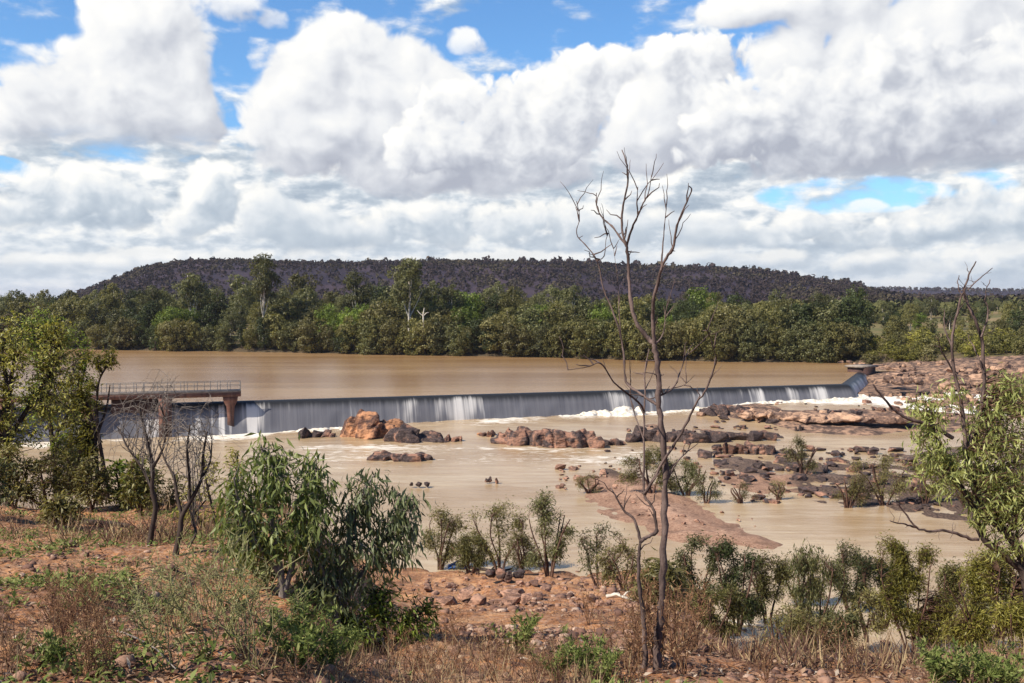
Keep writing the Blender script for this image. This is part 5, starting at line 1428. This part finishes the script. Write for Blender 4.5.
# dry weeds and spiky stalks: one of each kind, then copies
def weed_proto(seed, h, n_st, mat_st, mat_lf, nleaf, leaf_l, spread, arch=.25):
    r = np.random.default_rng(seed); mb = MB(); B, Dr = [], []
    for s in range(n_st):
        e = np.array([r.standard_normal() * spread, r.standard_normal() * spread, h * r.uniform(.55, 1.05)])
        p = wander(np.array([r.standard_normal() * .02, r.standard_normal() * .02, -.03]), e, 7, .05, r, .1)
        p[:, 2] += arch * 0
        tube(mb, p, np.linspace(.0045, .0015, 7), 4)
        for q in range(3):
            s_ = p[r.integers(2, 6)]; e2 = s_ + np.array([r.standard_normal() * .1, r.standard_normal() * .1, r.uniform(.02, .16)]) * (h / .6)
            w2 = wander(s_, e2, 4, .06, r, .05); tube(mb, w2, np.linspace(.003, .001, 4), 3)
            for k in range(nleaf // 3): B.append(w2[r.integers(0, 4)] + r.standard_normal(3) * .006); Dr.append(unit(r.standard_normal(3) + np.array([0, 0, .7])))
        for k in range(nleaf):
            t_ = r.uniform(.25, 1) * 6; i = int(min(5, t_)); B.append(p[i] + (p[i + 1] - p[i]) * (t_ - i)); Dr.append(unit(r.standard_normal(3) + np.array([0, 0, .6])))
    fb = MB(); n = len(B); L = leaf_l * r.uniform(.6, 1.4, n)
    leaves(fb, np.array(B), np.array(Dr), r.standard_normal((n, 3)), L, L * .3, .3)
    return mb.mesh('stalk', mat_st), fb.mesh('leaf_spray', mat_lf)
SPIKY = [weed_proto(400 + k, .62, 9, C_STALK, C_STALK, 15, .026, .19) for k in range(3)]
RUSTY = [weed_proto(410 + k, .60, 9, C_RUST, C_RUST, 10, .030, .16) for k in range(3)]
TUSS = [weed_proto(420 + k, .34, 16, C_GREEN, C_GREEN, 22, .05, .16) for k in range(2)]
def weed(name, protos, k, px, py, h, label, group=None, cat='weed', y0=2.5):
    g = ground_at(px, py, y0); a, b = protos[k % len(protos)]
    o = thing(name, label, cat, (g.x, g.y, g.z), random.uniform(0, 6.28), h, group)
    link('stalk', a, o); link('leaves', b, o)
random.seed(61)
for k, (px, py, h) in enumerate([(205, 660, 1.0), (228, 640, 1.15), (180, 632, .9), (250, 668, .8), (150, 655, .8), (215, 615, .9), (170, 676, .9), (275, 655, .7), (240, 655, 1.0)]):
    weed('spiky_weed', SPIKY, k, px, py, h, 'pale green spiky weed in the patch below the bare shrubs', 'pale spiky weeds below the bare shrubs')
for k in range(24):
    px = random.uniform(380, 860); py = 683 - 66 * random.random() ** 1.3 + 8
    weed('dry_weed', RUSTY, k, px, min(py, 690), random.uniform(.35, .75), 'rusty dry weed standing on the bank before the water', 'rusty dry weeds along the bank', y0=2.2)
for k in range(13):
    px = random.gauss(662, 34); py = random.uniform(618, 676)
    weed('dry_weed', RUSTY, k, px, py, random.uniform(.7, 1.25), 'rusty dry weed tangled round the foot of the dead tree', 'rusty weeds at the foot of the dead tree')
for k in range(16):
    px = random.uniform(0, 110); py = random.uniform(612, 683)
    weed('dry_weed', RUSTY, k, px, py, random.uniform(.4, .7), 'low rusty weed on the bare path near the camera', 'rusty weeds on the path')
weed('tussock', TUSS, 0, 522, 655, 1.0, 'small grey-green tussock alone on the sandy slope', cat='grass tussock')
for k, (px, py, h) in enumerate([(938, 690, .85), (962, 696, .9), (985, 690, .75), (1012, 698, .8)]):
    weed('tussock', TUSS, k, px, py, h, 'lush green tussock under the spreading yellow-green shrub', 'green tussocks under the yellow-green shrub', 'grass tussock')
for k, (px, py, h) in enumerate([(560, 683, .7), (586, 676, .8), (604, 686, .7), (300, 668, .9), (330, 672, .8), (60, 668, .6), (350, 664, .8), (268, 590, .8), (300, 640, .8)]):
    weed('tussock', TUSS, k, px, py, h, 'small green tussock among the litter at the bottom of the bank path', 'small green tussocks in the litter', 'grass tussock')

# driftwood and oddments
def log(name, label, pix, r_px, mat, lift=.06, cat='log'):
    ps = [ground_at(*q) for q in pix]; g = ps[0]; b = np.array(g); k = g.y / F
    mb = MB(); p = smooth_path([np.array(q) - b + np.array([0, 0, lift]) for q in ps], 4)
    p = p + RNG.standard_normal(p.shape) * r_px * k * .25
    tube(mb, p, np.linspace(r_px * k, r_px * k * .45, len(p)), 8, .08)
    j = len(p) // 2
    if r_px < 3: tube(mb, wander(p[j], p[j] + np.array([r_px * k * 5, 0, r_px * k * 4]), 4, .05, RNG), np.linspace(r_px * k * .5, r_px * k * .2, 4), 6)
    return tag(link(name, mb.mesh(name, mat), loc=g), label, cat)
log('driftwood', 'bleached fallen branch on the stones beside the dead tree', [(606, 600), (618, 598), (630, 602), (641, 608)], 2.2, B_PALE)
log('driftwood', 'pale log lying across the bank at the edge of the backwater', [(728, 622), (745, 626), (764, 629)], 2.0, B_PALE)
log('driftwood', 'grey drift log between the shrubs of the backwater', [(862, 608), (880, 606), (894, 612)], 2.0, B_GREY)
log('driftwood', 'dark sodden log at the waterline under the curved-stem shrub', [(470, 569), (490, 572), (512, 571)], 2.0, B_DARK)
log('shadow_clump', 'dark log shape standing in for the shadowy clump by the thin leaning tree', [(82, 524), (105, 527), (130, 530)], 3.2, B_DARK, .05)  # dark log shape added where a shadowy clump shows
log('fallen_branch', 'thin dry stick lying over the path litter', [(118, 640), (150, 655), (176, 680)], 1.1, B_GREY, .05, 'branch')
gb = ground_at(457, 569)
def tarp():
    r = np.random.default_rng(9); n = 16
    a, b = np.meshgrid(np.linspace(-1, 1, n), np.linspace(-1, 1, n), indexing='ij')
    z = .42 * np.exp(-(a * a + b * b) * 1.4) + .07 * vnoise(a * 3, b * 3, seed=7)
    return mesh_np('tarpaulin', np.stack([a * .55, b * .4, z], -1).reshape(-1, 3), grid_faces(n, n), mat_plain('blue_plastic', (0.03, 0.09, 0.30), (0.05, 0.14, 0.42), 2.0, .5))
tag(link('tarpaulin', tarp(), loc=(gb.x, gb.y, gb.z + .05)), 'crumpled scrap of blue tarpaulin among the drift at the waterline', 'tarpaulin')
# ------------------------------------------------------------------ air between here and the hill
def make_haze():
    m = bpy.data.materials.new('haze'); m.use_nodes = True
    nt = m.node_tree; nt.nodes.clear()
    v = nt.nodes.new('ShaderNodeVolumePrincipled'); v.inputs['Color'].default_value = (0.86, 0.84, 1.0, 1); v.inputs['Density'].default_value = 0.00007; v.inputs['Anisotropy'].default_value = 0.2
    o = nt.nodes.new('ShaderNodeOutputMaterial'); nt.links.new(v.outputs[0], o.inputs['Volume'])
    mb = MB(); box(mb, (-9300, -9300, -5), (9300, 9300, 95)); 
    ob = link('haze', mb.mesh('haze', m)); ob['kind'] = 'stuff'; ob['label'] = 'thin blue haze in the air towards the hill'
make_haze()
